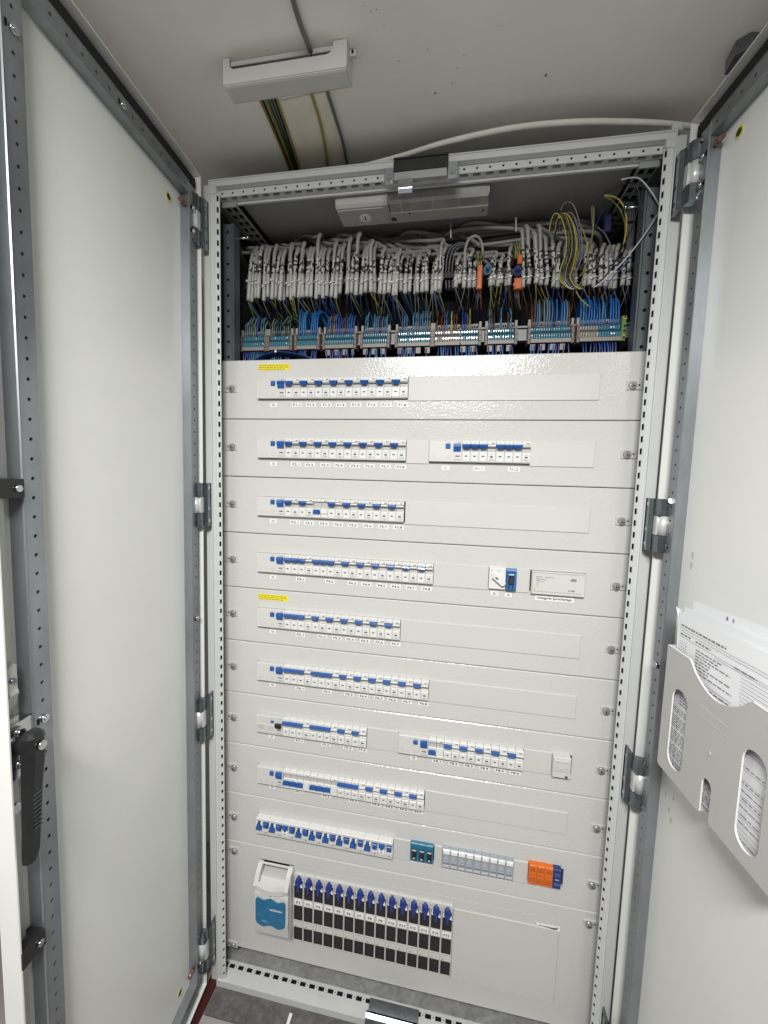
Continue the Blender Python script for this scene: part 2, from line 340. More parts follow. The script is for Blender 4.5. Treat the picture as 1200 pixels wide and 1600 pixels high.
# hinges
HZ = [(.355, .245), (-.318, -.427), (-.878, -.992), (-1.549, -1.672)]
def hinge(side, zt, zb):
    f = (lambda x, y, z: (XL-.003+x, y, z)) if side < 0 else (lambda x, y, z: (XR+.003-x, y, z))
    sh = -.004 if zt < -1.5 else 0
    b = MB(f)
    h = .034
    b.prism_z([(-.0035, -.040), (.0015, -.044), (.0015, -.066), (-.004, -.072), (-.0065, -.072), (-.0065, -.040)], zb, zt)
    for a, c in ((zt-h, zt), (zb, zb+h)):
        b.prism_z([(-.0060, -.055), (-.0050, -.083), (-.009, -.091), (-.027, -.094), (-.032, -.088), (-.032, -.080), (-.0075, -.076)], a, c)
    o = part(b, 'hinge', m_hinge)
    b = MB(f)
    b.cyl((-.019, -.083, zb+h+.0008), (0, 0, 1), .0090, zt-zb-2*h-.0016, 14)
    b.prism_z([(-.0105, -.083), (-.0062, -.084), (-.0062, -.055), (-.0105, -.055)], zb+h+.001, zt-h-.001)
    q = b.build('hinge_pin', m_pin, o)
    for c, d, r in [((-.0022, -.060, z), (1, -.3, 0), .0042) for z in (zb+.014, (zb+zt)/2-.01, zt-.012)]+[((-.026, -.094, zb+.012), (0, -1, 0), .0055), ((-.023, -.094, zt-.004), (0, -1, .3), .0052)]:
        b = MB(f); b.cyl(c, d, r, .0042, 10); b.build('hinge_screw', m_chrome, o)
for zt_, zb_ in HZ:
    hinge(-1, zt_, zb_); hinge(1, zt_, zb_)

# lock keeper on the top bar
b = MB(); b.box(.352, .470, -.062, -.0525, .372, .398, 0, .002); b.box(.352, .470, -.0625, -.0525, .398, .4015, 0); o = part(b, 'door_catch', [m_black])
b = MB(); b.prism_x([(-.0625, .371), (-.060, .357), (-.054, .354), (-.0525, .3715)], .354, .468); b.build('catch_plate', mat('catch_grey_zinc', (.20, .205, .205), .5, metal=.3, mottle=.15, mscale=60), o)
for xa, xb in ((.331, .353), (.469, .492)): b = MB(); b.box(xa, xb, -.055, -.0525, .352, .388, 0, .001); b.build('catch_bracket', m_galv, o)
for xc in (.343, .480): b = MB(); b.cyl((xc, -.055, .366), (0, -1, 0), .0055, .004, 12); b.build('catch_screw', m_chrome, o)
b = MB(); b.prism_x([(-.0640, .356), (-.066, .346), (-.062, .340), (-.066, .334), (-.058, .330), (-.050, .332), (-.052, .356)], .364, .395); b.build('catch_hook', m_chrome, o)
# keeper on the sill
b = MB(); pr = [(-.072, -1.742), (-.073, -1.722), (-.068, -1.708), (-.060, -1.703), (-.054, -1.706), (-.0535, -1.742)]; b.prism_x(pr, .342, .480, 0); o = part(b, 'sill_catch', m_hinge)
b = MB(); b.box(.343, .479, -.0532, -.006, ZB+.0008, ZB+.004); b.cyl((.445, -.022, ZB+.004), (0, 0, 1), .006, .004, 12); b.build('catch_plate', m_galv, o)

# ------------------------------------------------------------------ doors
A5 = math.radians(5.0)
def door(side):
    if side < 0:
        ox, oy = -.110, -.063; lean = -.0048
        fx = lambda e, n, z: (ox+e*math.sin(A5)+n*math.cos(A5)+lean*(.405-z), oy-e*math.cos(A5)+n*math.sin(A5), z)
    else:
        ox, oy = .932, -.060
        fx = lambda e, n, z: (ox+e*math.sin(A5)-n*math.cos(A5), oy-e*math.cos(A5)-n*math.sin(A5), z)
    WD = .505; T, Bt = .407, -1.742
    def dp(mb, name, mats, parent=None):
        return mb.build(name, mats, parent or root)
    b = MB(fx)
    b.box(0, WD, -.030, -.026, Bt, T)                       # skin
    b.box(0, .0022, -.0262, 0, Bt, T); b.box(WD-.0022, WD, -.0262, 0, Bt, T)
    b.box(.0022, WD-.0022, -.0262, 0, T-.0022, T); b.box(.0022, WD-.0022, -.0262, 0, Bt, Bt+.0022)
    root = b.build('door', m_door, cab); root.matrix_parent_inverse = Matrix.Translation(-CO)
    # gasket
    b = MB(fx); g0, g1 = .0028, .0105
    b.box(.010, WD-.006, -.0258, -.008, T-.034, T-.014); dp(b, 'gasket', m_rubber)
    b = MB(fx); b.box(.010, WD-.006, -.0258, -.018, Bt+.014, Bt+.034); dp(b, 'gasket', m_rubber)
    # stiffening rails with punched holes
    P = .0277; a0, a1 = (.016, .041) if side < 0 else (.0285, .0525); f0, f1 = .434, .4625
    for e0, e1 in ((a0, a1), (f0, f1)):
        b = MB(fx); n = 72; z0 = -1.676
        punched(b, (e0, -.005, z0), (0, 0, 1), (1, 0, 0), n, P, e1-e0, 'round', .0028, 0, .004, 0, 1, (0, -1, 0))
        zz1 = z0+n*P
        b.poly([(e0, -.005, -1.712), (e1, -.005, -1.712), (e1, -.005, z0), (e0, -.005, z0)])
        b.poly([(e0, -.005, zz1), (e1, -.005, zz1), (e1, -.005, .366), (e0, -.005, .366)])
        b.poly([(e0, -.005, -1.712), (e0, -.005, .366), (e0, -.0257, .366), (e0, -.0257, -1.712)])
        b.prism_z([(e1, -.005), (e1+.0016, -.0035), (e1+.0030, -.005), (e1+.0030, -.0257), (e1, -.0257)], -1.712, .366)
        b.box(e0+.002, e1-.001, -.02, -.0125, -1.7, .36, 1)
        dp(b, 'stiffener_rail', [m_galv, m_hole])
    for z0, z1, top in ((.3415, .3655, True), (-1.712, -1.688, False)):
        b = MB(fx); n = 14
        punched(b, (a1+.004, -.0045, z0), (1, 0, 0), (0, 0, 1), n, P, z1-z0, 'round', .0028, 0, .004, 0, 1, (0, -1, 0))
        zz = z0 if top else z1
        b.poly([(a1+.002, -.0045, zz), (f1, -.0045, zz), (f1, -.0257, zz), (a1+.002, -.0257, zz)])
        zo = z1 if top else z0
        b.prism_x([(-.0045, zo), (-.003, zo+(.002 if top else -.002)), (-.0257, zo+(.002 if top else -.002)), (-.0257, zo)], a1+.003, f1)
        b.box(a1+.005, f0-.002, -.02, -.012, min(z0, z1)+.002, max(z0, z1)-.001, 1)
        dp(b, 'stiffener_rail', [m_galv, m_hole])
    # rail screws
    for e, z in ((a0+.0105, .318), (a0+.0105, .268), (a0+.0105, -.66), (a0+.0105, -1.640), (.448, .278), (.448, -.666), (.249, .353)):
        b = MB(fx); b.cyl(fx(e, -.0048, z) if False else (e, -.0048, z), (0, 1, 0), .0062, .0035, 12); b.cyl((e, -.0013, z), (0, 1, 0), .003, .001, 6)
        b.box(e+.008, e+.011, -.0052, -.0040, z-.005, z+.004, 1)
        dp(b, 'rail_screw', [m_chrome, m_hole])
    # earthing studs: copper bar and yellow ring
    for z in ((.306, -1.650) if side < 0 else (.314, -1.650)):
        e = .088 if side < 0 else .098
        b = MB(fx); b.cyl((e, -.0258, z), (0, 1, 0), .0095, .0008, 16, 0); b.cyl((e, -.0250, z), (0, 1, 0), .0062, .0006, 14, 1)
        dp(b, 'earth_mark', [mat('earth_yellow', (.70, .66, .12), .5), mat('earth_green', (.02, .05, .01), .5)])
        b = MB(fx); b.cyl((a1+.002, -.014, z+.012), (1, 0, -.0), .0050, .021, 10); b.cyl((a1+.008, -.014, z+.012), (1, 0, 0), .0062, .003, 10); dp(b, 'earth_stud', m_copper)
    b = MB(fx); b.cyl((.003, -.013, .318), (1, 0, 0), .0035, .001, 10); dp(b, 'rim_screw', m_galvd)
    return root, fx
dl_, fl = door(-1); dr_, fr = door(1)
dl_['label'] = 'left door with black lever and lock rods'; dr_['label'] = 'right door with the grey document pocket'
# lock gear of the left door
b = MB(fl)
b.box(.481, .499, -.020, -.0165, -.598, .36); b.box(.481, .499, -.020, -.0165, -1.70, -.735)
b.prism_x([(-.0165, -.598), (-.0165, -.56), (-.006, -.565), (-.006, -.598)], .484, .497)
b.prism_x([(-.0165, -.640), (-.004, -.605), (-.006, -.598), (-.0200, -.632)], .484, .497)
b.box(.483, .498, -.018, -.008, -.735, -.64)
b.build('lock_rod', mat('rod_steel', (.46, .47, .44), .38, metal=.5, mottle=.1, mscale=30), dl_)
b = MB(fl); b.cyl((.491, -.006, -.585), (0, 1, 0), .004, .003, 8); b.build('rod_screw', m_hinge, dl_)
b = MB(fl); b.box(.459+.007, .500, -.0075, -.004, -.728, -.648); b.box(.466, .4695, -.0255, -.004, -.728, -.648); b.build('lock_plate', m_chrome, dl_)
for c, r, h in (((.486, -.004, -.664), .006, .004), ((.486, -.004, -.712), .006, .004), ((.492, -.016, -.775), .007, .009)): b = MB(fl); b.cyl(c, (0, 1, 0), r, h, 12); b.build('lock_screw', m_chrome, dl_)
def loft(mb, secs, m=0):
    prev = None
    for (z, e0, e1, n0, n1) in secs:
        q = .25; de, dn = (e1-e0)*q, (n1-n0)*q
        ring = [mb.p(*t, z) for t in ((e0+de, n0), (e1-de, n0), (e1, n0+dn), (e1, n1-dn), (e1-de, n1), (e0+de, n1), (e0, n1-dn), (e0, n0+dn))]
        if prev:
            for k in range(8): mb.face((prev[k], prev[(k+1) % 8], ring[(k+1) % 8], ring[k]), m, False)
        else: mb.face(ring[::-1], m)
        prev = ring
    mb.face(prev, m)
b = MB(fl); b.cyl((.482, -.004, -.682), (0, 1, 0), .0150, .016, 18); loft(b, [(-.662, .475, .492, .006, .018), (-.668, .471, .498, .004, .024), (-.690, .472, .500, .004, .026), (-.705, .473, .501, .006, .026), (-.735, .478, .503, .007, .026), (-.79, .483, .505, .008, .025), (-.834, .486, .507, .008, .024), (-.846, .494, .507, .009, .023)])
h = b.build('lever', m_black, dl_)
b = MB(fl); b.cyl((.484, .0255, -.681), (0, 1, 0), .0062, .004, 14); b.build('lever_screw', m_chrome, h)
b = MB(fl)
for k in range(9): z = -.748-k*.0062; b.box(.487, .499, .0258, .0272, z, z+.0016)
b.build('grip_ridge', mat('ridge_black', (.05, .05, .052), .3), h)
for z in (-.318, -1.005):
    b = MB(fl); b.box(.468, .504, -.0255, .002, z-.013, z+.013, 0, .002); c = b.build('rod_guide', m_black, dl_)
    b = MB(fl); b.cyl((.478, .002, z), (0, 1, 0), .005, .004, 6); b.build('guide_bolt', m_chrome, c)
for c0, c1, w_, z0, z1, name in ((.223, .254, .0016, -1.262, -1.325, 'scratch'),):
    b = MB(fl); b.poly([(c0, -.02585, z0), (c0+w_*.6, -.02585, z0), (c0+(c1-c0)*.45+w_, -.02585, (z0*.55+z1*.45)), (c1, -.02585, z1), (c0+(c1-c0)*.45, -.02585, (z0*.55+z1*.45))]); b.build(name, mat('scratch_pale', (.72, .72, .69), .5), dl_)

# right-door smudges
for (u_, v_, a) in ((1082, 868, .0075), (1080, 884, .0075), (1045, 1265, .006), (1048, 1282, .006), (1040, 1240, .005), (1052, 1248, .005)):
    # door inner face, solved on the measured line of sight
    d = RC.T @ np.array([(u_-600)/FPX, -(v_-800)/FPX, 1.0]); nx, ny = -math.cos(A5), -math.sin(A5)
    px, py = .932-.0258*nx, -.060-.0258*ny
    t = ((px-CAM[0])*nx+(py-CAM[1])*ny)/(d[0]*nx+d[1]*ny); q = CAM+d*t
    e = (q[0]-.932)*math.sin(A5)-(q[1]+.060)*math.cos(A5)
    b = MB(fr); ids = [(e+a*.55*math.cos(t_)*(1+.2*math.sin(3*t_)), -.02583, q[2]+a*math.sin(t_)) for t_ in [2*math.pi*k/14 for k in range(14)]]
    b.poly(ids); b.build('smudge', mat('smudge_grey', (.53, .54, .51), .5), dr_)
#@@PART2
# ================================================================== COVER PANELS
XA, XB = -.112, .930            # plate ends behind the posts
CX0, CX1, CZT, CZB = .0010, .8218, -.048, -.1055
ordn = ['topmost', 'second', 'third', 'fourth', 'fifth', 'sixth', 'seventh', 'eighth', 'ninth', 'bottom']
what = ['breakers F1.1 to F1.8', 'breakers F2.1 to F2.8 and the F11 group', 'breakers F3.1 to F3.8', 'breakers F4.1 to F4.8 and the rotary switch',
        'breakers F5.1 to F5.7 and a yellow sticker', 'breakers F6.1 to F6.8', 'two breaker groups and a small grey module', 'breakers F9.1 to F9.7',
        'teal fuse switches, relays and the orange arrester', 'large fuse switch and the black fuse strips']
GP = 'light grey cover panels stacked down the cabinet'
panels = []
def ring_plate(z1, z0, hx0, hx1, hz0, hz1):
    b = MB(); c = .0019
    O = [(XA, z0), (XB, z0), (XB, z1), (XA, z1)]; Oi = [(XA, z0+c), (XB, z0+c), (XB, z1-c), (XA, z1-c)]
    H = [(hx0, hz0), (hx1, hz0), (hx1, hz1), (hx0, hz1)]
    o1 = [b.p(x, .0015, z) for x, z in O]; o2 = [b.p(x, 0, z) for x, z in Oi]; o3 = [b.p(x, .014, z) for x, z in O]
    h1 = [b.p(x, 0, z) for x, z in H]; h2 = [b.p(x, .010, z) for x, z in H]
    for i in range(4):
        j = (i+1) % 4
        b.face((o3[i], o3[j], o1[j], o1[i])); b.face((o1[i], o1[j], o2[j], o2[i])); b.face((o2[i], o2[j], h1[j], h1[i])); b.face((h1[i], h1[j], h2[j], h2[i]))
    return b
latch_me = {}
def latch(panel, x, z, side, kind='latch'):
    if side not in latch_me:
        s = 1 if side == 'L' else -1
        b = MB(); xs = sorted((-.021*s, .012*s)); b.box(xs[0], xs[1], -.0028, 0, -.0095, .0095, 0, .0012)
        b.cyl((-.0135*s, -.0030, .001), (0, 1, 0), .0021, .0008, 8, 1)
        b2 = MB(); b2.cyl((0, -.0028, 0), (0, -1, 0), .0088, .0045, 18, 0, .0078); b2.cyl((0, -.0073, 0), (0, -1, 0), .0045, .0016, 12, 0)
        b2.box(-.0006, .0042, -.0094, -.0088, -.0022, -.0008, 1); b2.box(-.0022, -.0010, -.0094, -.0088, -.0042, .0030, 1)
        latch_me[side] = (b.mesh('latch_plate', [m_latch, m_hole]), b2.mesh('latch_knob', [m_clear2, m_hole]))
    a, k = latch_me[side]
    o = inst('latch_plate', a, panel, (x, 0, z)); inst('latch_knob', k, o)
m_clear2 = mat('latch_knob_zinc', (.42, .42, .40), .3, metal=.5)
m_latch = mat('latch_tab_plastic', (.50, .50, .475), .35)
for i in range(10):
    z1 = -.15*i-.0009; z0 = -.15*(i+1)+.0009 if i < 9 else -1.689
    t = thing('cover_panel', f'{ordn[i]} light grey cover panel, holding {what[i]}', 'cover panel', GP, (.40, .007, z0))
    Z = -.15*i
    if i < 9: b = ring_plate(z1, z0, CX0+.003, CX1, Z-.1014, Z-.0494)
    else: b = ring_plate(z1, z0, .0125, .8218, -1.6285, -1.390)
    o = b.build('front_sheet', m_plate, t); o.matrix_parent_inverse = Matrix.Translation(-Vector(t.location))
    panels.append(t); mp = Matrix.Translation(-Vector(t.location))
    def pin_(o): o.matrix_parent_inverse = mp; return o
    zl = Z-.0725 if i < 9 else -1.379
    n0 = len(bpy.data.objects)
    latch(t, -.0685, zl, 'L'); latch(t, .8880, zl-.002, 'R')
    if i == 9: latch(t, -.0735, -1.683, 'L'); latch(t, .886, -1.683, 'R')
    for c in t.children:
        if c.name.startswith('latch_plate'): c.matrix_parent_inverse = mp
def to_panel(o, i): o.parent = panels[i]; o.matrix_parent_inverse = Matrix.Translation(-Vector(panels[i].location)); return o
def blank(i, x0, x1, zt=CZT, zb=CZB):
    Z = -.15*i
    b = MB(); b.box(x0+.0004, x1-.0004, -.0026, .004, Z+zb, Z+zt, 0, .0008)
    to_panel(b.build('blanking_strip', m_strip), i)
def sticker(i, text, xc, z, w_=.0262, h_=.0098, tw=.0185, th=.0058):
    b = MB(); b.box(xc-w_/2, xc+w_/2, -.0006, .0002, z-h_/2, z+h_/2, 0); add_text(b, text, xc-tw/2, xc+tw/2, z-th/2, z+th/2, -.0008, 1)
    to_panel(b.build('label_sticker', [m_label, m_ink], recalc=False), i)
def yellow(i, z1, z0):
    b = MB(); b.box(.0045, .0895, -.0006, .0002, z0, z1, 0)
    for k in range(3):
        z = z1-.0035-k*.0048; x = .006
        while x < (.084, .080, .070)[k]:
            l = random.uniform(.003, .009); b.poly([(x, -.0008, z-.0012), (min(x+l, .086), -.0008, z-.0012), (min(x+l, .086), -.0008, z+.0010), (x, -.0008, z+.0010)], 1); x += l+.0018
    to_panel(b.build('yellow_warning_sticker', [m_yellow, m_yink], recalc=False), i)
yellow(0, -.0115, -.0275); yellow(4, -.6125, -.6285)

# ================================================================== MODULAR DEVICES
MW = .01935; X0 = .0062
FY = -.012                      # front of a breaker
def pole_profile(b, x0, x1, m=0, md=1):
    x0 += .0004; x1 -= .0004
    yz = [(.03, -.0500), (FY+.001, -.0500), (FY, -.0510), (FY, -.0572), (FY+.006, -.0590), (FY+.006, -.0735), (FY, -.0752), (FY-.0004, -.0985), (FY+.001, -.0998), (.03, -.0998)]
    b.prism_x(yz, x0, x1, m, [m, m, m, md, md, m, m, m, m, m])
ME = {}
def breaker_meshes(np_, off):
    k = (np_, off)
    if k in ME: return ME[k]
    b = MB()
    for i in range(np_):
        pole_profile(b, i*MW, (i+1)*MW)
    # print: rating on the last pole
    for i in range(np_):
        x = i*MW
        if i == np_-1:
            for q in range(3): b.poly([(x+.009+q*.0024, FY-.0002, -.0560), (x+.0107+q*.0024, FY-.0002, -.0560), (x+.0107+q*.0024, FY-.0002, -.0536), (x+.009+q*.0024, FY-.0002, -.0536)], 2)
        else: b.poly([(x+.006, FY-.0002, -.0546), (x+.012, FY-.0002, -.0546), (x+.012, FY-.0002, -.0538), (x+.006, FY-.0002, -.0538)], 3)
        b.poly([(x+.004, FY+.0002, -.0741), (x+.0155, FY+.0002, -.0741), (x+.0155, FY-.0001, -.0752), (x+.004, FY-.0001, -.0752)], 3)
    body = b.mesh('breaker_body', [m_white, m_dgrey, m_ink, m_gink])
    # toggle over the live poles, grey or white bridge over the neutral pole
    t = MB(); live = np_-1; y0 = FY-.0055
    za, zb = (-.0575, -.0680) if not off else (-.0775, -.0880)
    def tog(x0, x1, m, mb=None):
        c = .0034
        if not off:
            T_ = mb or t
            rings = [[(x0, FY+.004, za), (x1, FY+.004, za), (x1, FY-.0060, za-.0004), (x0, FY-.0060, za-.0004)], None]
            v = [T_.p(*q_) for q_ in ((x0, FY+.004, za), (x1, FY+.004, za), (x1, FY-.0068, za-.0008), (x0, FY-.0068, za-.0008),
                 (x0, FY+.004, za-.0040), (x1, FY+.004, za-.0040), (x1, FY-.0082, za-.0042), (x0, FY-.0082, za-.0042),
                 (x0+c, FY+.004, zb), (x1-c, FY+.004, zb), (x1-c, FY-.0030, zb), (x0+c, FY-.0030, zb))]
            for f_ in ((0, 1, 2, 3), (3, 2, 6, 7), (0, 3, 7, 4), (2, 1, 5, 6), (7, 6, 10, 11), (4, 7, 11, 8), (6, 5, 9, 10), (8, 11, 10, 9)): T_.face([v[i] for i in f_], m)
            return
        if not off: pts = [(x0, za), (x1, za), (x1, za-.0045), (x1-c, zb), (x0+c, zb), (x0, za-.0045)]
        else: pts = [(x0+.002, za), (x1-.002, za), (x1, za-.004), (x1, zb), (x0, zb), (x0, za-.004)]
        t.prism_y(pts, y0, FY+.006, m)
    if np_ == 2: tog(.0006, MW-.0006, 0)
    else:
        for i in range(live): tog(i*MW+.0003, (i+1)*MW-.0003, 0)
    tm = t.mesh('toggle', [m_blue])
    t = MB(); x = live*MW
    if not off: t.prism_x([(FY+.005, -.0585), (FY-.0048, -.0590), (FY-.0052, -.0612), (FY-.0010, -.0640), (FY+.005, -.0640)], x+.0010, x+MW-.0010, 1, [1, 1, 1, 0, 0])
    else: t.prism_y([(x+.003, -.0760), (x+MW-.003, -.0760), (x+MW-.001, -.0800), (x+MW-.001, -.0870), (x+.001, -.0870), (x+.001, -.0800)], FY-.004, FY+.005, 1)
    nm = t.mesh('neutral_bridge', [m_dgrey, m_white])
    t = MB()
    wz = -.0770 if not off else -.0905
    t.box(.0016, MW-.0016, FY-.0018, FY, -.0975, wz, 0, .0008)
    if not off: t.poly([(.0065, FY-.0021, -.0868), (.0125, FY-.0021, -.0868), (.0125, FY-.0021, -.0842), (.0065, FY-.0021, -.0842)], 1)
    wm = t.mesh('label_window', [m_white, m_ink]) if True else None
    t2 = MB(); t2.box(.0016, MW-.0016, FY-.0018, FY, -.0975, wz, 0, .0008)
    if not off:
        t2.poly([(.0060, FY-.0021, -.0880), (.0130, FY-.0021, -.0880), (.0130, FY-.0021, -.0848), (.0060, FY-.0021, -.0848)], 1)
        for q in range(3): t2.poly([(.004, FY-.0021, -.0915-q*.0018), (.0155, FY-.0021, -.0915-q*.0018), (.0155, FY-.0021, -.0908-q*.0018), (.004, FY-.0021, -.0908-q*.0018)], 2)
        t2.poly([(.005, FY-.0021, -.0815), (.014, FY-.0021, -.0815), (.014, FY-.0021, -.0806), (.005, FY-.0021, -.0806)], 2)
    wm2 = t2.mesh('label_window', [m_white, m_ink, m_gink])
    ME[k] = (body, tm, nm, wm, wm2); return ME[k]
rowname = ['top row', 'second row', 'third row', 'fourth row', 'fifth row', 'sixth row', 'seventh row', 'eighth row', 'ninth row']
ORD = ['first', 'second', 'third', 'fourth', 'fifth', 'sixth', 'seventh', 'eighth']
def breaker(i, x, np_, off, code, group, nth=0):
    Z = -.15*i
    body, tm, nm, wm, wm2 = breaker_meshes(np_, off)
    state = 'lever down' if off else 'lever up'
    sz = 'two-pole' if np_ == 2 else 'four-pole'
    t = thing('circuit_breaker', f'{ORD[nth]} breaker from left, {rowname[i]}{grp_word(i, x)}, {sz}, {state}, sticker {code}', 'circuit breaker', group, (x, 0, Z))
    inst('breaker_body', body, t); inst('toggle', tm, t); inst('neutral_bridge', nm, t)
    for p in range(np_): inst('label_window', wm2 if p == np_-1 else wm, t, (p*MW, 0, 0))
def rcd_mesh(kind):
    k = ('rcd', kind)
    if k in ME: return ME[k]
    Wd = 4*MW; b = MB()
    yz = [(.03, -.0500), (FY+.0012, -.0500), (FY, -.0512), (FY-.0004, -.0985), (FY+.001, -.0998), (.03, -.0998)]
    b.prism_x(yz, .0002, Wd-.0002, 0 if kind == 'A' else 3)
    # printed symbols, lower left
    for cx in (.012, .027, .0435):
        for q in range(9):
            a = 2*math.pi*q/9; r = .0034
            if kind == 'A' and (q % 3 or cx > .04): b.poly([(cx+r*math.cos(a), FY-.0005, -.0905+r*math.sin(a)), (cx+r*math.cos(a)+.0014, FY-.0005, -.0905+r*math.sin(a)), (cx+r*math.cos(a)+.0014, FY-.0005, -.0896+r*math.sin(a)), (cx+r*math.cos(a), FY-.0005, -.0896+r*math.sin(a))], 1)
    for q in range(2): b.poly([(.0595, FY-.0005, -.0935-q*.0022), (.0745, FY-.0005, -.0935-q*.0022), (.0745, FY-.0005, -.0924-q*.0022), (.0595, FY-.0005, -.0924-q*.0022)], 1)
    b.poly([(.062, FY-.0006, -.0872), (.0720, FY-.0006, -.0872), (.0720, FY-.0006, -.0848), (.062, FY-.0006, -.0848)], 2)
    b.poly([(.066, FY-.0006, -.0545), (.073, FY-.0006, -.0545), (.073, FY-.0006, -.0530), (.066, FY-.0006, -.0530)], 1)
    b.poly([(.0425, FY-.0006, -.0545), (.047, FY-.0006, -.0545), (.047, FY-.0006, -.0532), (.0425, FY-.0006, -.0532)], 1)
    if kind == 'K':
        for xa, xb in ((.002, .030), (.034, .053)): b.box(xa, xb, FY-.0012, FY, -.0965, -.0725, 4, .0008)
        for q in range(5): b.poly([(.006, FY-.0016, -.0765-q*.0026), (.026-(q % 2)*.006, FY-.0016, -.0765-q*.0026), (.026-(q % 2)*.006, FY-.0016, -.0756-q*.0026), (.006, FY-.0016, -.0756-q*.0026)], 1)
        for q in range(3): b.poly([(.037, FY-.0016, -.0790-q*.004), (.050, FY-.0016, -.0790-q*.004), (.050, FY-.0016, -.0780-q*.004), (.037, FY-.0016, -.0780-q*.004)], 1)
    body = b.mesh('switch_body', [m_off if kind == 'A' else m_off, m_gink, m_ink, m_strip, m_dgrey if False else m_strip])
    t = MB(); s = .0066
    if kind == 'A':
        t.box(.0385, .0385+.0112, FY-.0035, FY, -.0685, -.0570, 0, .001)
    else: t.box(.0430, .0430+.009, FY-.0035, FY, -.0655, -.0600, 0, .001)
    bt = t.mesh('test_button', [m_blue])
    t = MB(); x0, x1 = .0570, .0745
    if kind == 'A':
        t.prism_x([(FY, -.0560), (FY-.0065, -.0575), (FY-.0085, -.0640), (FY-.0060, -.0650), (FY-.0030, -.0745), (FY, -.0760)], x0, x1, 0)
    else:
        t.prism_y([(x0, -.0660), (x1, -.0660), (x1, -.0760), (x0+.004, -.0760), (x0, -.0725)], FY-.008, FY, 0)
    lv = t.mesh('toggle', [m_blue if kind == 'A' else m_black])
    ME[k] = (body, bt, lv); return ME[k]
def rcd(i, x, code, kind='A', group='four-module residual current switches at the head of each row'):
    Z = -.15*i; body, bt, lv = rcd_mesh(kind)
    lab = (f'wide off-white residual current switch above the {code} sticker in the {rowname[i]}' if kind == 'A' else f'wide grey residual current switch with black lever, {rowname[i]}, left end')
    t = thing('residual_current_switch', lab, 'residual current switch', group, (x, 0, Z))
    inst('switch_body', body, t); inst('test_button', bt, t); inst('toggle', lv, t)
def grp_word(i, x): return (' right group' if (i == 1 and x > .43) or (i == 6 and x > .39) else ' left group') if i in (1, 6) else ''
def run(i, x, spec, codes, rc, extra='A'):
    xs = x; n = 0
    g = f'circuit breakers in the {rowname[i]}'
    zz = -.15*i
    off_l = .0 
    for ch in spec:
        if ch in 'RK':
            rcd(i, x, rc, 'A' if ch == 'R' else 'K'); sticker(i, rc, x+.040, zz+LZ[i], .018, .0098, .008); x += 4*MW
        else:
            np_ = 2 if ch in 'Dd' else 4
            breaker(i, x, np_, ch in 'dt', codes[n], g, n)
            sticker(i, codes[n], x+np_*MW*.5+(.004 if np_ == 4 else .006)+random.uniform(-.0025, .0015), zz+LZ[i]+random.uniform(-.0004, .0004)); n += 1; x += np_*MW
    return x
LZ = [-.1143, -.1143, -.1145, -.1150, -.1150, -.1150, -.1150, -.1140, -.1140]
e1 = run(0, X0, 'R'+'D'*8, [f'F1.{k}' for k in range(1, 9)], 'Q1'); blank(0, e1, CX1)
e2 = run(1, X0, 'R'+'D'*8, [f'F2.{k}' for k in range(1, 9)], 'Q2'); blank(1, e2, .4492)
e2 = run(1, .4496, 'RTT', ['F11.1', 'F11.2'], 'Q11'); blank(1, e2, CX1)
e3 = run(2, X0, 'RDDdDDDDD', [f'F3.{k}' for k in range(1, 9)], 'Q3'); blank(2, e3+.002, CX1)
e4 = run(3, X0, 'RTT'+'D'*6, [f'F4.{k}' for k in range(1, 9)], 'Q4'); blank(3, e4, .6035); blank(3, .6672, .699)
e5 = run(4, X0, 'RT'+'D'*6, [f'F5.{k}' for k in range(1, 8)], 'Q5'); blank(4, e5, CX1)
e6 = run(5, X0, 'RTT'+'D'*6, [f'F6.{k}' for k in range(1, 9)], 'Q6'); blank(5, e6, CX1)
e7 = run(6, X0-.002, 'KTTDD', [f'F7.{k}' for k in range(1, 5)], 'Q7'); blank(6, e7, .3982)
e7 = run(6, .3986, 'Rd'+'D'*5, [f'F8.{k}' for k in range(1, 7)], 'Q8'); blank(6, e7+.001, .7755)
e8 = run(7, X0, 'RttT'+'D'*4, [f'F9.{k}' for k in range(1, 8)], 'Q9'); blank(7, e8+.001, CX1)

# small grey module at the right end of the seventh row
t = thing('staircase_timer', 'small light grey module alone at the right end of the seventh row', 'timer module', None, (.7757, 0, -.9))
b = MB(); b.prism_x([(.03, -.0480), (-.015, -.0480), (-.016, -.0495), (-.016, -.0985), (-.013, -.1000), (.03, -.1000)], 0, .0398); b.build('module_body', m_off, t)
b = MB(); b.box(.0025, .0373, -.0176, -.016, -.0850, -.0540, 0, .001)
for q, (xa, xb, z) in enumerate(((.006, .014, -.060), (.020, .034, -.060), (.006, .012, -.074), (.016, .020, -.077), (.026, .034, -.074), (.005, .034, -.081))): b.poly([(xa, -.0178, z), (xb, -.0178, z), (xb, -.0178, z+.0012), (xa, -.0178, z+.0012)], 1)
b.build('module_face', [m_strip, m_gink], t)
b = MB(); b.box(.0285, .0340, -.0180, -.016, -.0965, -.0930); b.build('slide_button', m_ink, t)
sticker(6, 'K1', .7925, -.9-.1095, .018, .0092, .008)

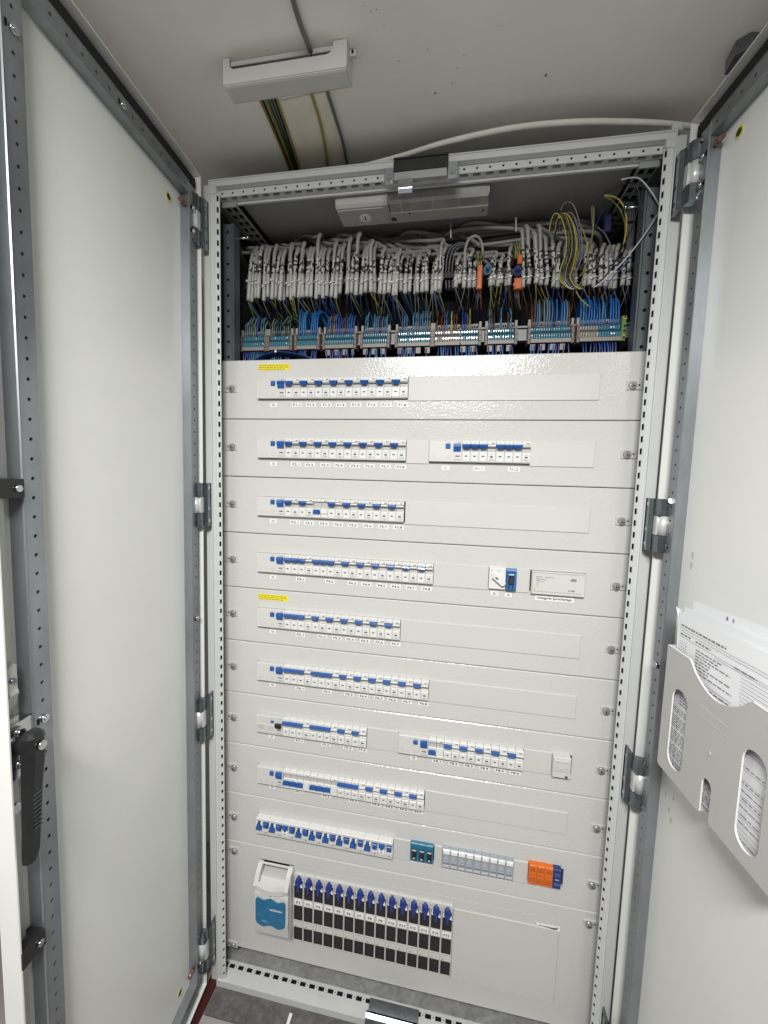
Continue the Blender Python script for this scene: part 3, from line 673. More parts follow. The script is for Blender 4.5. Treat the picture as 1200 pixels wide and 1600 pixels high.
# row four: rotary switch, blue unit, framed power supply
t = thing('rotary_switch', 'white square rotary switch with slanted handle beside the blue module', 'switch', None, (.6040, 0, -.45))
b = MB(); b.box(0, .0385, -.010, .03, -.1000, -.0485, 0, .001)
for q, (x, z) in enumerate(((.006, -.0545), (.022, -.0550), (.005, -.0650))): b.poly([(x-.0015, -.0102, z-.0015), (x+.0015, -.0102, z-.0015), (x+.0012, -.0102, z+.0015), (x-.0012, -.0102, z+.0015)], 1)
b.build('switch_body', [m_white, m_gink], t)
b = MB(); a = math.radians(-38); cx, cz = .0225, -.0755; L_, H_ = .0165, .0062
pts = [(cx+dx*math.cos(a)-dz*math.sin(a), cz+dx*math.sin(a)+dz*math.cos(a)) for dx, dz in ((-L_, -H_*.9), (L_*.8, -H_), (L_, -H_*.4), (L_, H_*.6), (L_*.8, H_), (-L_, H_*.9), (-L_*1.05, 0))]
b.prism_y(pts, -.0215, -.010, 0)
q_ = [(cx+dx*math.cos(a)-dz*math.sin(a), -.0217, cz+dx*math.sin(a)+dz*math.cos(a)) for dx, dz in ((-.0115, -.0018), (-.0035, -.0018), (-.0035, .0016), (-.0115, .0016))]; b.poly(q_, 1)
b.build('switch_handle', [m_white, m_ink], t)
sticker(3, 'S1', .6195, -.45-.1135, .018, .0098, .008)
t = thing('blue_module', 'narrow blue module with black window right of the rotary switch', 'fuse switch', None, (.6436, 0, -.45))
b = MB(); b.prism_x([(.03, -.0490), (-.012, -.0490), (-.014, -.0530), (-.014, -.0960), (-.011, -.1010), (.03, -.1010)], 0, .0226)
for xa in (.003, .008, .013, .018): b.poly([(xa-.001, -.0142, -.0570), (xa+.0008, -.0142, -.0570), (xa+.0008, -.0142, -.0545), (xa-.001, -.0142, -.0545)], 1)
for xa in (.005, .014): b.poly([(xa-.001, -.0142, -.0930), (xa+.003, -.0142, -.0930), (xa+.003, -.0142, -.0895), (xa-.001, -.0142, -.0895)], 1)
b.poly([(.0055, -.0142, -.0625), (.0165, -.0142, -.0625), (.0165, -.0142, -.0605), (.0055, -.0142, -.0605)], 2)
b.build('module_body', [m_midblue, m_hole, m_label], t)
b = MB(); b.box(.0045, .0175, -.0162, -.0142, -.0860, -.0645, 0, .0008); b.box(.0065, .0155, -.0166, -.0162, -.083, -.068, 1); b.build('window', [m_black, m_ink], t)
sticker(3, 'Q1', .6520, -.45-.1145, .0165, .0098, .008)
t = thing('intercom_power_supply', 'framed light grey power supply with printed data above the Netzgerät Sprechanlage sticker', 'power supply', None, (.7015, 0, -.45))
fx0, fx1, fz0, fz1 = 0, .1178, -.1045, -.0505
b = MB(); b.box(fx0, fx1, -.0105, .02, fz0, fz1, 0, .001); b.build('supply_body', m_off, t)
b = MB(); b.box(fx0+.001, fx1-.0005, -.0114, -.0107, fz1-.0028, fz1-.0012, 0); b.build('frame_groove', m_dgrey, t)
b = MB(); b.box(fx0+.0008, fx0+.0022, -.0114, -.0107, fz0+.002, fz1-.0035, 0); b.build('frame_groove', m_dgrey, t)
b = MB(); b.box(.006, .111, -.0112, -.0106, fz0+.0070, fz0+.0078, 0); b.box(.006, .0068, -.0112, -.0106, fz0+.0080, fz0+.017, 0); b.build('lower_groove', m_gink, t)
b = MB(); random.seed(11)
def dashes(b, x0, x1, z, h, y, m, mn=.002, mx=.006, gap=.0012):
    x = x0
    while x < x1:
        l = random.uniform(mn, mx); b.poly([(x, y, z), (min(x+l, x1), y, z), (min(x+l, x1), y, z+h), (x, y, z+h)], m); x += l+gap
for q, (xa, xb) in enumerate(((.010, .024), (.029, .050))): dashes(b, xa, xb, -.0635, .0014, -.0109, 0)
dashes(b, .010, .018, -.0665, .0011, -.0109, 0); dashes(b, .010, .034, -.0695, .0012, -.0109, 0); dashes(b, .010, .015, -.0722, .0011, -.0109, 0)
dashes(b, .0125, .028, -.0748, .0012, -.0109, 0); dashes(b, .010, .016, -.0805, .0013, -.0109, 0); dashes(b, .012, .0145, -.0852, .0012, -.0109, 0)
b.poly([(.087, -.0109, -.0650), (.0985, -.0109, -.0650), (.0985, -.0109, -.0632), (.087, -.0109, -.0632)]); b.poly([(.085, -.0109, -.0685), (.0985, -.0109, -.0685), (.0985, -.0109, -.0657), (.085, -.0109, -.0657)])
for xa, xb, h in ((.082, .0845, .003), (.0865, .0875, .003), (.0895, .0955, .0034)): b.poly([(xa, -.0109, -.0930), (xb, -.0109, -.0930), (xb, -.0109, -.0930+h), (xa, -.0109, -.0930+h)])
b.build('data_print', mat('data_plate_print', (.16, .16, .15), .7), t, recalc=False)
sticker(3, 'Netzgerät Sprechanlage', .7567, -.45-.1160, .087, .0116, .077, .0074)

# row nine: combined residual current breakers
YC = -.0175
def combo_mesh(off):
    k = ('combo', off)
    if k in ME: return ME[k]
    b = MB(); w2 = 2*MW-.0003
    b.prism_x([(.03, -.0500), (YC+.001, -.0500), (YC, -.0510), (YC+.001, -.0575), (YC+.009, -.0600), (YC+.009, -.0800), (YC, -.0830), (YC, -.0950), (YC+.001, -.0960), (.03, -.0960)], .0002, w2, 0, [0, 0, 0, 0, 1, 1, 1, 0, 0, 0])
    b.box(.0002, .0012, YC+.0005, .0, -.0955, -.0585, 0); b.box(MW-.0008, MW+.0008, YC+.0005, .0, -.0955, -.0585, 0)
    b.poly([(MW+.009, YC-.0002, -.0890), (MW+.0130, YC-.0002, -.0890), (MW+.0130, YC-.0002, -.0870), (MW+.009, YC-.0002, -.0870)], 2)
    b.poly([(MW+.003, YC-.0002, -.0930), (MW+.0150, YC-.0002, -.0930), (MW+.0150, YC-.0002, -.0922), (MW+.003, YC-.0002, -.0922)], 3)
    body = b.mesh('breaker_body', [m_white, m_strip, m_ink, m_gink])
    t = MB(); c = MW/2
    if off:   # flask-shaped lever hanging down
        t.prism_y([(c-.0022, -.0590), (c+.0022, -.0590), (c+.0026, -.0665), (c+.0082, -.0735), (c+.0086, -.0810), (c-.0086, -.0810), (c-.0082, -.0735), (c-.0026, -.0665)], YC-.0045, YC+.006, 0)
    else:
        t.prism_y([(c-.0082, -.0590), (c+.0082, -.0590), (c+.0060, -.0650), (c+.0032, -.0665), (c+.0028, -.0720), (c-.0028, -.0720), (c-.0032, -.0665), (c-.0060, -.0650)], YC-.0045, YC+.006, 0)
    lv = t.mesh('toggle', [m_blue])
    t = MB()
    if off:
        for sx in (-1, 1): t.prism_y([(c+sx*.0045, -.0595), (c+sx*.0086, -.0610), (c+sx*.0086, -.0690), (c+sx*.0055, -.0670)], YC-.0015, YC+.006, 0)
    else: t.box(c-.0078, c+.0078, YC-.002, YC+.004, -.0860, -.0745, 0, .001); t.poly([(c-.003, YC-.0024, -.0812), (c+.003, YC-.0024, -.0812), (c+.003, YC-.0024, -.0790), (c-.003, YC-.0024, -.0790)], 1)
    cl = t.mesh('lever_guard', [m_label, m_ink])
    t = MB(); t.box(MW+.0040, MW+.0160, YC-.0040, YC+.008, -.0735, -.0590, 0, .0015); bt = t.mesh('test_button', [m_dblue2])
    ME[k] = (body, lv, cl, bt); return ME[k]
m_dblue2 = mat('button_blue', (.012, .07, .30), .3, coat=.2)
for k in range(10):
    off = k not in (2, 9); x = X0+k*2*MW
    where = ('left end of the ninth row' if k == 0 else 'right end of its group in the ninth row' if k == 9 else 'ninth row')
    t = thing('combined_breaker', f'{(ORD+["ninth", "last"])[k]} combined breaker from the left, ninth row, ' + ('flask-shaped blue lever down' if off else 'blue lever up'), 'circuit breaker', 'combined breakers in the ninth row', (x, 0, -1.2))
    body, lv, cl, bt = combo_mesh(off)
    inst('breaker_body', body, t); inst('toggle', lv, t); inst('lever_guard', cl, t); inst('test_button', bt, t)
    sticker(8, f'F{10+k}', x+.0185, -1.2-.1045, .0225, .0085, .012, .0048)
blank(8, X0+20*MW, .4395); blank(8, .5012, .5232); blank(8, .7015, .7375)
# teal three-pole fuse switch: three units
for k in range(3):
    x = .4403+k*.0198
    t = thing('teal_fuse_holder', ('left', 'middle', 'right')[k]+' unit of the teal fuse holder trio in the ninth row', 'fuse holder', 'teal fuse holders in the ninth row', (x, 0, -1.2))
    b = MB(); b.prism_x([(.03, -.0455), (-.008, -.0455), (-.010, -.0480), (-.010, -.0935), (-.008, -.0965), (.03, -.0965)], 0, .0196, 0)
    b.poly([(.0012, -.0083, -.0458), (.0185, -.0083, -.0458), (.0185, -.0094, -.0474), (.0012, -.0094, -.0474)], 1)
    for xa in (.005, .0145): b.cyl((xa, -.0102, -.0920), (0, 1, 0), .0016, .0006, 8, 2)
    b.build('holder_body', [m_teal, m_label, m_hole], t)
    b = MB(); b.box(.0035, .0160, -.0145, -.010, -.0850, -.0600, 0, .0015); b.build('holder_lever', m_black, t)
    b = MB(); b.box(.0050, .0145, -.0150, -.0144, -.0625, -.0600, 0); b.build('lever_label', m_relayl, t)
    b = MB(); b.box(.0070, .0120, -.0150, -.0144, -.0845, -.0815, 0); b.build('lever_tip', m_relayl, t)
    sticker(8, f'F{20+k}', x+.0100, -1.2-.1040, .0150, .0085, .0085, .0046)
# grey impulse relays
mr = []
b = MB(); w3 = .01965
b.prism_x([(.03, -.0430), (-.012, -.0430), (-.013, -.0440), (-.013, -.0560), (-.009, -.0580), (-.009, -.0960), (-.007, -.1010), (.03, -.1010)], 0, w3-.0004, 0)
b.box(0, .0007, -.0125, -.0085, -.0955, -.0580, 1)
b.poly([(.003, -.0092, -.0812), (.0165, -.0092, -.0812), (.0165, -.0092, -.0800), (.003, -.0092, -.0800)], 1)
b.poly([(.002, -.0092, -.0870), (.0175, -.0092, -.0870), (.0175, -.0092, -.0838), (.002, -.0092, -.0838)], 2)
b.poly([(.002, -.0092, -.0985+.003), (.0175, -.0092, -.0955), (.0175, -.0092, -.0895), (.002, -.0092, -.0895)], 1)
for s in ((.0045, -.0760, .0070, -.0640), (.0075, -.0760, .0100, -.0640), (.0050, -.0650, .0150, -.0750)):
    x0_, z0_, x1_, z1_ = s; b.poly([(x0_, -.0092, z0_), (x0_+.0014, -.0092, z0_), (x1_+.0014, -.0092, z1_), (x1_, -.0092, z1_)], 1)
rb = b.mesh('relay_body', [m_relay, m_relayl, mat('relay_dark_line', (.16, .18, .21), .5)])
b = MB(); b.box(.0012, w3-.0018, -.0150, -.013, -.0552, -.0442, 0, .001); rl = b.mesh('relay_tab', [m_label])
posn = ['first', 'second', 'third', 'fourth', 'fifth', 'sixth', 'seventh', 'eighth', 'ninth']
for k in range(9):
    x = .5236+k*.01972
    t = thing('impulse_relay', f'grey relay with white tab, {posn[k]} from the left of nine in a row', 'relay', 'grey relays in the ninth row', (x, 0, -1.2))
    inst('relay_body', rb, t); inst('relay_tab', rl, t)
    sticker(8, f'K{k+2}', x+.0100, -1.2-.1065, .0150, .0085, .008, .0046)
# surge arrester
t = thing('surge_arrester', 'orange surge arrester block with one dark blue module at its right', 'surge arrester', None, (.7378, 0, -1.2))
random.seed(5)
for k in range(3):
    b = MB(); x = k*.0190; b.box(x, x+.0187, -.0135, .03, -.0935, -.0420, 0, .0015)
    yy = -.0137
    b.poly([(x+.006, yy, -.0490), (x+.0125, yy, -.0490), (x+.0135, yy, -.0475), (x+.005, yy, -.0475)], 1)
    dashes(b, x+.003, x+.0155, -.0535, .0022, yy, 1); dashes(b, x+.003, x+.0165, -.0575, .0024, yy, 1)
    dashes(b, x+.004, x+.0150, -.0675, .0014, yy, 1)
    dashes(b, x+.003, x+.0160, -.0765, .0018, yy, 1); dashes(b, x+.002, x+.0165, -.0820, .0030, yy, 1); dashes(b, x+.002, x+.0165, -.0870, .0030, yy, 1); 
    b.poly([(x+.0075, yy-.0002, -.0850), (x+.0100, yy-.0002, -.0850), (x+.0110, yy-.0002, -.0800), (x+.0085, yy-.0002, -.0800)], 0)
    b.build('arrester_module', [m_orange, m_oink], t)
b = MB(); b.box(.0572, .0758, -.0135, .03, -.0935, -.0420, 0, .0015)
dashes(b, .060, .073, -.0555, .0035, -.0137, 1); dashes(b, .061, .073, -.0605, .0022, -.0137, 1); dashes(b, .062, .071, -.0700, .0024, -.0137, 2); dashes(b, .060, .073, -.0840, .0060, -.0137, 1)
b.build('arrester_module', [mat('arrester_dark_blue', (.012, .035, .17), .35), mat('arrester_pale_blue', (.10, .16, .34), .5), m_relayl], t)
sticker(8, 'F30', .7378+.0345, -1.2-.1035, .024, .0095, .0135, .0052)

# ================================================================== BOTTOM PANEL
t = thing('fuse_switch_disconnector', 'large grey fuse switch with arched carrying grip and teal window, left of the fuse strips', 'fuse switch', None, (.0125, 0, -1.35))
t.location = (.065, 0, -1.59)
inv = Matrix.Translation(-Vector(t.location))
def nh(mb, name, mats, par=None, **k):
    o = mb.build(name, mats, par or t, **k)
    if par is None: o.matrix_parent_inverse = inv
    return o
nx0, nx1 = .0135, .1125
b = MB()   # body: side profile wedge, thicker towards the foot
b.prism_x([(.02, -1.5860), (-.030, -1.5860), (-.034, -1.5780), (-.042, -1.5300), (-.040, -1.4530), (-.036, -1.4380), (-.020, -1.4180), (.02, -1.4180)], nx0, nx1)
body = nh(b, 'switch_body', m_off)
b = MB(); b.prism_x([(-.0370, -1.4440), (-.0405, -1.4440), (-.0405, -1.4330), (-.0340, -1.4300)], nx0+.010, nx1-.010); nh(b, 'finger_ledge', m_white)
b = MB()   # grip: a frame that stands off the plate, open in the middle
for xa, xb in ((nx0-.001, nx0+.011), (nx1-.011, nx1+.001)):
    b.prism_x([(-.004, -1.388), (-.012, -1.386), (-.030, -1.400), (-.046, -1.425), (-.0440, -1.436), (-.034, -1.434), (-.022, -1.415), (-.006, -1.400)], xa, xb)
n = 8
for k in range(n):
    ta, tb = k/n, (k+1)/n; xa, xb = nx0+.010+(nx1-nx0-.020)*ta, nx0+.010+(nx1-nx0-.020)*tb
    za, zb_ = -1.4215-.009*math.sin(math.pi*ta), -1.4215-.009*math.sin(math.pi*tb)
    v = [b.p(xa, -.047, za), b.p(xb, -.047, zb_), b.p(xb, -.047, zb_-.013), b.p(xa, -.047, za-.013), b.p(xa, -.036, za+.002), b.p(xb, -.036, zb_+.002), b.p(xb, -.036, zb_-.013), b.p(xa, -.036, za-.013)]
    for f in ((0, 1, 2, 3), (0, 1, 5, 4), (3, 2, 6, 7), (4, 5, 6, 7)): b.face([v[i] for i in f])
b.prism_x([(-.010, -1.3860), (-.013, -1.3870), (-.013, -1.3900), (-.010, -1.3900)], nx0, nx1)
nh(b, 'carrying_grip', m_off)
b = MB(); b.box(nx1+.0012, nx1+.0030, -.030, .02, -1.590, -1.392); b.box(nx0-.002, nx0-.0005, -.014, .02, -1.585, -1.425); nh(b, 'side_cheek', m_strip)
b = MB()
def wavy(x0, x1, z1, z0, yb, m):
    N_ = 30; top = []; bot = []
    for k in range(N_+1):
        s_ = k/N_; x = x0+(x1-x0)*s_; wv = .0035*math.cos(2*math.pi*2.0*s_)
        r = .010; edge = min(s_, 1-s_)*(x1-x0); cr = r-math.sqrt(max(0, r*r-(r-min(edge, r))**2))
        top.append((x, z1+wv-.0035-cr)); bot.append((x, z0+wv*.9+cr+.002))
    return top+bot[::-1]
pts = wavy(.0180, .1065, -1.4600, -1.5440, 0, 0)
b.prism_y(pts, -.0434, -.0375, 0)
for cx in (.0300, .0620, .0940): 
    b.cyl((cx, -.0436, -1.4700), (0, 1, 0), .0075, .0008, 16, 1)
for cx, cz in ((.030, -1.515), (.064, -1.517), (.092, -1.520)):
    for q in range(5): b.poly([(cx-.009+q*.003, -.0435, cz+.002+.004*math.sin(q*.8)), (cx-.007+q*.003, -.0435, cz+.003+.004*math.sin(q*.8)), (cx-.007+q*.003, -.0435, cz+.0045+.004*math.sin(q*.8)), (cx-.009+q*.003, -.0435, cz+.0035+.004*math.sin(q*.8))], 2)
nh(b, 'teal_window', [m_tealL, m_teal, mat('window_pale_teal', (.05, .30, .42), .4)], recalc=False)
b = MB(); add_text(b, 'wöhner', .060, .098, -1.4920, -1.4845, -.0442, 0); nh(b, 'window_lettering', m_label, recalc=False)
b = MB(); b.box(.0530, .0690, -.0414, -.0390, -1.4570, -1.4460, 0); add_text(b, 'F0', .0570, .0650, -1.4548, -1.4484, -.0416, 1); nh(b, 'label_sticker', [m_label, m_ink], recalc=False)
b = MB()
for q in range(3): b.box(.037-q*.001, .052+q*.001, -.0437, -.0430, -1.5268-q*.0022, -1.5258-q*.0022, 0)
nh(b, 'window_small_print', mat('window_print', (.10, .38, .50), .5))

# neozed fuse strips
FW = .02945; fx_ = .1160
b = MB(); c = .0014
b.box(.0003, FW-.0003, -.0060, .02, -1.6090, -1.4080, 0)
b.box(.0003, .0018, -.0112, -.006, -1.6085, -1.4085, 0); b.box(FW-.0018, FW-.0003, -.0112, -.006, -1.6085, -1.4085, 0)
b.box(.0018, FW-.0018, -.0112, -.006, -1.4975, -1.4765, 0); b.box(.0018, FW-.0018, -.0112, -.006, -1.5645, -1.5450, 0); b.box(.0022, FW-.0022, -.010, -.006, -1.6085, -1.6055, 0)
b.poly([(.004, -.0114, -1.5475), (FW-.004, -.0114, -1.5475), (FW-.004, -.0114, -1.5465), (.004, -.0114, -1.5465)], 1); b.poly([(.004, -.0114, -1.5620), (.010, -.0114, -1.5620), (.010, -.0114, -1.5560), (.0052, -.0114, -1.5608)], 1)
strip_me = b.mesh('strip_body', [m_off, m_gink])
b = MB()
b.box(.0024, FW-.0024, -.0106, -.006, -1.4762, -1.4270, 0, .0006); win1 = b.mesh('black_window', [m_black])
def win(z0, z1):
    b = MB(); b.box(.0024, FW-.0024, -.0106, -.006, z0, z1, 0, .0006); zc_ = (z0+z1)/2
    b.cyl((FW/2, -.0108, zc_+.008), (0, 1, 0), .0030, .0004, 8, 1); b.cyl((FW/2, -.0108, zc_-.009), (0, 1, 0), .0026, .0004, 8, 1)
    return b.mesh('black_window', [m_black, mat('window_dim_brown', (.035, .028, .03), .3)])
win2 = win(-1.5435, -1.4990); win3 = win(-1.6050, -1.5660)
b = MB(); cc = FW/2
b.prism_y([(cc-.0030, -1.4110), (cc+.0030, -1.4110), (cc+.0034, -1.4145), (cc+.0080, -1.4190), (cc+.0090, -1.4255), (cc+.0068, -1.4300), (cc+.0036, -1.4335), (cc+.0030, -1.4500), (cc-.0030, -1.4500), (cc-.0036, -1.4335), (cc-.0068, -1.4300), (cc-.0090, -1.4255), (cc-.0080, -1.4190), (cc-.0034, -1.4145)], -.0170, -.0060, 0)
b.cyl((cc, -.0195, -1.4255), (0, 1, 0), .0042, .003, 12, 0)
clip = b.mesh('blue_lever', [m_dblue])
b = MB(); b.prism_y([(.0025, -1.4340), (.0070, -1.4360), (.0105, -1.4290), (.0040, -1.4230)], -.0130, -.006, 0); b.prism_y([(FW-.0025, -1.4400), (FW-.0075, -1.4395), (FW-.0110, -1.4350), (FW-.0040, -1.4290)], -.0130, -.006, 0); grd = b.mesh('white_latch', [m_label])
for k in range(15):
    x = fx_+k*FW
    wh = 'touching the large switch' if k == 0 else ('at the right end of the fifteen' if k == 14 else f'{posn[k] if k < 9 else ["tenth", "eleventh", "twelfth", "thirteenth", "fourteenth"][k-9]} of fifteen from the left')
    s_ = thing('fuse_strip', f'slim fuse switch with black windows, {wh}', 'fuse switch', 'fifteen slim fuse switches in the bottom panel', (x, 0, 0))
    inst('strip_body', strip_me, s_); inst('black_window', win1, s_); inst('black_window', win2, s_); inst('black_window', win3, s_); inst('blue_lever', clip, s_); inst('white_latch', grd, s_)
    b = MB(); b.box(.0040, FW-.0040, -.0120, -.0112, -1.4945, -1.4800, 0); b2 = f'F{k+1}'; add_text(b, b2, .0095 if k < 9 else .0075, FW-.0095 if k < 9 else FW-.0075, -1.4912, -1.4838, -.0122, 1)
    b.build('label_sticker', [m_label, m_ink], s_, recalc=False)
b = MB(); b.box(fx_+15*FW+.0006, .8212, -.0022, .004, -1.6255, -1.4170, 0, .0008); to_panel(b.build('blanking_plate', m_strip), 9)
# filler collars of the bottom cut-out
b = MB(); b.box(.1130, fx_+15*FW+.0003, -.0005, .02, -1.6285, -1.6095, 0); to_panel(b.build('filler_strip', m_plate), 9)
b = MB(); b.box(.1130, fx_+15*FW+.0003, -.0005, .02, -1.4078, -1.3902, 0); to_panel(b.build('filler_strip', m_plate), 9)
b = MB(); b.box(fx_+15*FW+.0005, .8216, -.0005, .003, -1.4168, -1.3902, 0); to_panel(b.build('filler_strip', m_plate), 9)
b = MB(); b.box(.0130, .1128, -.0005, .003, -1.6285, -1.5900, 0); to_panel(b.build('filler_strip', m_plate), 9)
b = MB(); b.box(.7655, .8228, -.0030, -.0024, -1.4185, -1.4055, 0)
b.poly([(.7715, -.0032, -1.4140), (.7770, -.0032, -1.4140), (.7748, -.0032, -1.4085)], 1)
b.prism_y([(.7790, -1.4112), (.8000, -1.4118), (.8120, -1.4105), (.8180, -1.4085), (.8165, -1.4135), (.8100, -1.4165), (.7960, -1.4145), (.7790, -1.4128)], -.0034, -.0030, 1)
to_panel(b.build('maker_sticker', [m_label, mat('grey_logo_ink', (.13, .13, .12), .6)]), 9)
# ================================================================== WIRING SPACE
random.seed(21)
def zat(v, Y, u=540): return at(u, v, 1, Y)[2]
b = MB(); b.box(-.085, .905, .150, .154, -.10, .262); part(b, 'added_shade_plate', mat('interior_shade_black', (.010, .011, .012), .9, mottle=.2, spec=.05))  # added near-black sheet, stands in for the deep shade behind the cables
b = MB(); b.prism_x([(.0720, .0860), (.0720, .0820), (.0790, .0815), (.0790, .0560), (.0720, .0555), (.0720, .0515), (.0810, .0510), (.0810, .0865)], -.088, .908)
part(b, 'terminal_rail', mat('dull_rail', (.20, .205, .21), .5, metal=.3))
b = MB(); b.box(-.085, .905, .093, .097, .218, .230); part(b, 'cable_rail', mat('dull_dark_rail', (.05, .052, .055), .7, spec=.2))
# --- terminal strips
TY = .060
zb1, zt1, zg1, zt2, zl1 = zat(511, TY), zat(521.5, TY), zat(530, TY), zat(539, TY), zat(542.5, TY)
strips = [('A', 380, 414, 't', 'lblue'), ('B', 422, 453.5, 't', 'dkblue'), ('C', 465, 496, 't', 'blue'), ('D', 509, 553, 'td', 'blue'), ('E', 568, 605, 'td', 'lblue'), ('F', 622, 672, 'td', 'violet'),
          ('G', 680, 718.5, 'gd', 'grey'), ('H', 720, 747, 'td', 'violet'), ('I', 762, 803, 'td', 'lblue'), ('J', 829, 891, 'td', 'blue'), ('K', 905, 969, 'm', 'blue')]
desc = {'A': 'at the far left with pale blue wires', 'B': 'second from the left, dark wires looping above', 'C': 'with bright blue wires looping above, third from left', 'D': 'fourth from the left, bright dots',
        'E': 'fifth from the left, narrow with pale wires', 'F': 'sixth from the left with violet wires', 'G': 'all beige without teal rows, in the middle', 'H': 'narrow, joined to the beige strip on its left',
        'I': 'with brown wires, left of the bare rail gap', 'J': 'wide, just right of the bare rail gap', 'K': 'partly beige, at the far right by the green clamp'}
mixc = {'A': ['lblue', 'grey', 'violet', 'lblue', 'yg', 'grey'], 'B': ['dkblue', 'grey', 'grey', 'dkblue', 'green'], 'C': ['blue', 'blue', 'blue', 'lblue'], 'D': ['grey', 'violet', 'brown', 'blue', 'blue'], 'E': ['lblue', 'grey', 'dkblue', 'lblue'],
        'F': ['violet', 'grey', 'lblue', 'violet', 'grey'], 'G': ['grey', 'brown', 'yellow', 'blue'], 'H': ['violet', 'grey', 'dkblue', 'yg'], 'I': ['grey', 'lblue', 'brown', 'black', 'yg'], 'J': ['grey', 'blue', 'brown', 'lblue', 'black', 'blue'], 'K': ['blue', 'blue', 'lblue', 'blue']}
wl = list(W); wm_ = [W[k] for k in wl]
for nm, ua, ub, kind, _c in strips:
    vv = 530
    xa, xb = at(ua, vv, 1, TY)[0], at(ub, vv, 1, TY)[0]
    t = thing('terminal_strip', f'row of small terminals, {desc[nm]}', 'terminal strip', 'terminal strips in the wiring space', ((xa+xb)/2, TY, zl1))
    mt = Matrix.Translation(-Vector(t.location))
    def tp(mb, name, mats, st=True):
        o = mb.build(name, mats, t, recalc=not st); o.matrix_parent_inverse = mt
        if st: stuff(o)
        return o
    n = max(3, int(round((xb-xa)/.0058))); pw = (xb-xa)/n
    b1, b2, b3 = MB(), MB(), MB()
    for k in range(n):
        x = xa+k*pw; g = .0006
        beige = kind == 'gd' or (kind == 'm' and k < n*.42 and k % 1 == 0)
        mm = 1 if (kind[0] == 't' or (kind == 'm' and not beige)) else 0
        b1.box(x, x+pw-g, TY+.012, TY+.026, zb1-.011, zb1+random.uniform(-.0006, .0006), 0)
        b1.poly([(x+.0012, TY+.0116, zb1-.0085), (x+pw-.0018, TY+.0116, zb1-.0085), (x+pw-.0018, TY+.0116, zb1-.0035), (x+.0012, TY+.0116, zb1-.0035)], 2)
        b1.box(x, x+pw-g*1.5, TY+.002, TY+.026, zg1+.0016, zt1, mm, .0012)
        b1.box(x, x+pw-g*1.5, TY-.004, TY+.026, zt2, zg1-.0014, mm, .0012)
        b1.box(x, x+pw, TY+.008, TY+.026, zg1-.002, zg1+.002, 2)
        b1.poly([(x+.001, TY+.0016, zg1+.0026), (x+pw-.002, TY+.0016, zg1+.0026), (x+pw-.002, TY+.0016, zg1+.0046), (x+.001, TY+.0016, zg1+.0046)], 2)
        b1.box(x, x+pw-g*.5, TY-.006, TY+.026, zl1-.0035, zt2-.0006, 0)
        if 'd' in kind or (kind == 'm' and random.random() < .4) or random.random() < .12:
            for zz in ((zt1+zg1)/2+.0022, (zt2+zg1)/2):
                if random.random() < .82:
                    yy = TY+.0014 if zz > zg1 else TY-.0046
                    b1.poly([(x+.0014, yy, zz-.0012), (x+pw-.0020, yy, zz-.0012), (x+pw-.0020, yy, zz+.0014), (x+.0014, yy, zz+.0014)], 3)
        if nm in 'DEFHIJ' and k % 4 in (0, 1) and kind != 't': b2.box(x, x+pw, TY-.001, TY+.01, zl1-.020, zl1-.006, 0)
    tp(b1, 'terminal_row', [m_term, m_tblue, m_hole, m_dot])
    if b2.v: tp(b2, 'lower_tab', [m_term])
    # wires
    b = MB()
    for k in range(n):
        x = xa+(k+.4)*pw; c = wl.index(random.choice(mixc[nm]))
        if random.random() < (.05 if nm not in 'GHI' else .3): continue
        h = random.uniform(.028, .044) + (.016 if nm in 'CJK' else 0); sx = random.uniform(-.004, .004) + (.016 if nm in 'CB' and k > n*.4 else 0)
        b.tube([(x, TY+.007, zt1-.001), (x, TY+.0085, zb1-.004), (x+random.uniform(-.001, .001), TY+.011, zb1+h*.55), (x+sx*.3, TY+.024, zb1+h), (x+sx, TY+.05, zb1+h*.8), (x+sx*1.6, TY+.075, zb1+h*.1), (x+sx*1.6, TY+.08, zb1-.02)], .0021, 5, c, step=.012)
    for k in range(n):
        if random.random() < (.1 if nm in 'ABCK' else .35): continue
        x = xa+(k+.5)*pw; c = wl.index(random.choice(['violet', 'blue', 'violet', 'lblue', 'dkblue'] if nm in 'ABCDEFGH' else ['blue', 'violet', 'blue', 'dkblue']))
        b.tube([(x, TY+.003, zl1-.002), (x+random.uniform(-.001, .001), TY-.003, zl1-.015), (x+random.uniform(-.004, .004), TY-.004, zl1-.04), (x+random.uniform(-.007, .007), TY+.01, -.03)], .0017, 5, c, step=.014)
    tp(b, 'terminal_wires', wm_)
    # end clamps
    for xe in ([xa-.0075] if nm not in 'H' else []) + ([xb+.0005] if nm not in 'GK' else []):
        b = MB(); b.box(xe, xe+.0068, TY-.006, TY+.024, zl1-.006, zt1+.002, 0, .001); b.box(xe+.0006, xe+.0062, TY+.004, TY+.024, zt1+.002, zb1+.003, 1)
        for q in (zt1-.003, zg1-.003, zt2-.001): b.cyl((xe+.0034, TY-.0062, q), (0, 1, 0), .0014, .0004, 6, 2)
        tp(b, 'end_clamp', [m_clamp, m_term, m_hole], st=False)
xk = at(970, 520, 1, TY)[0]
t = thing('earth_terminal', 'green and yellow terminal clamp at the far right end of the terminal rail', 'terminal', None, (xk, TY, zl1))
mt = Matrix.Translation(-Vector(t.location))
b = MB(); b.box(xk, xk+.0095, TY-.004, TY+.026, zl1-.004, zb1+.002, 0, .0015); o = b.build('terminal_body', mat('earth_terminal_green', (.12, .22, .07), .45), t); o.matrix_parent_inverse = mt
b = MB()
for z in (zb1-.004, zt2+.001): b.box(xk+.001, xk+.0085, TY-.0056, TY-.0042, z-.004, z+.003, 0)
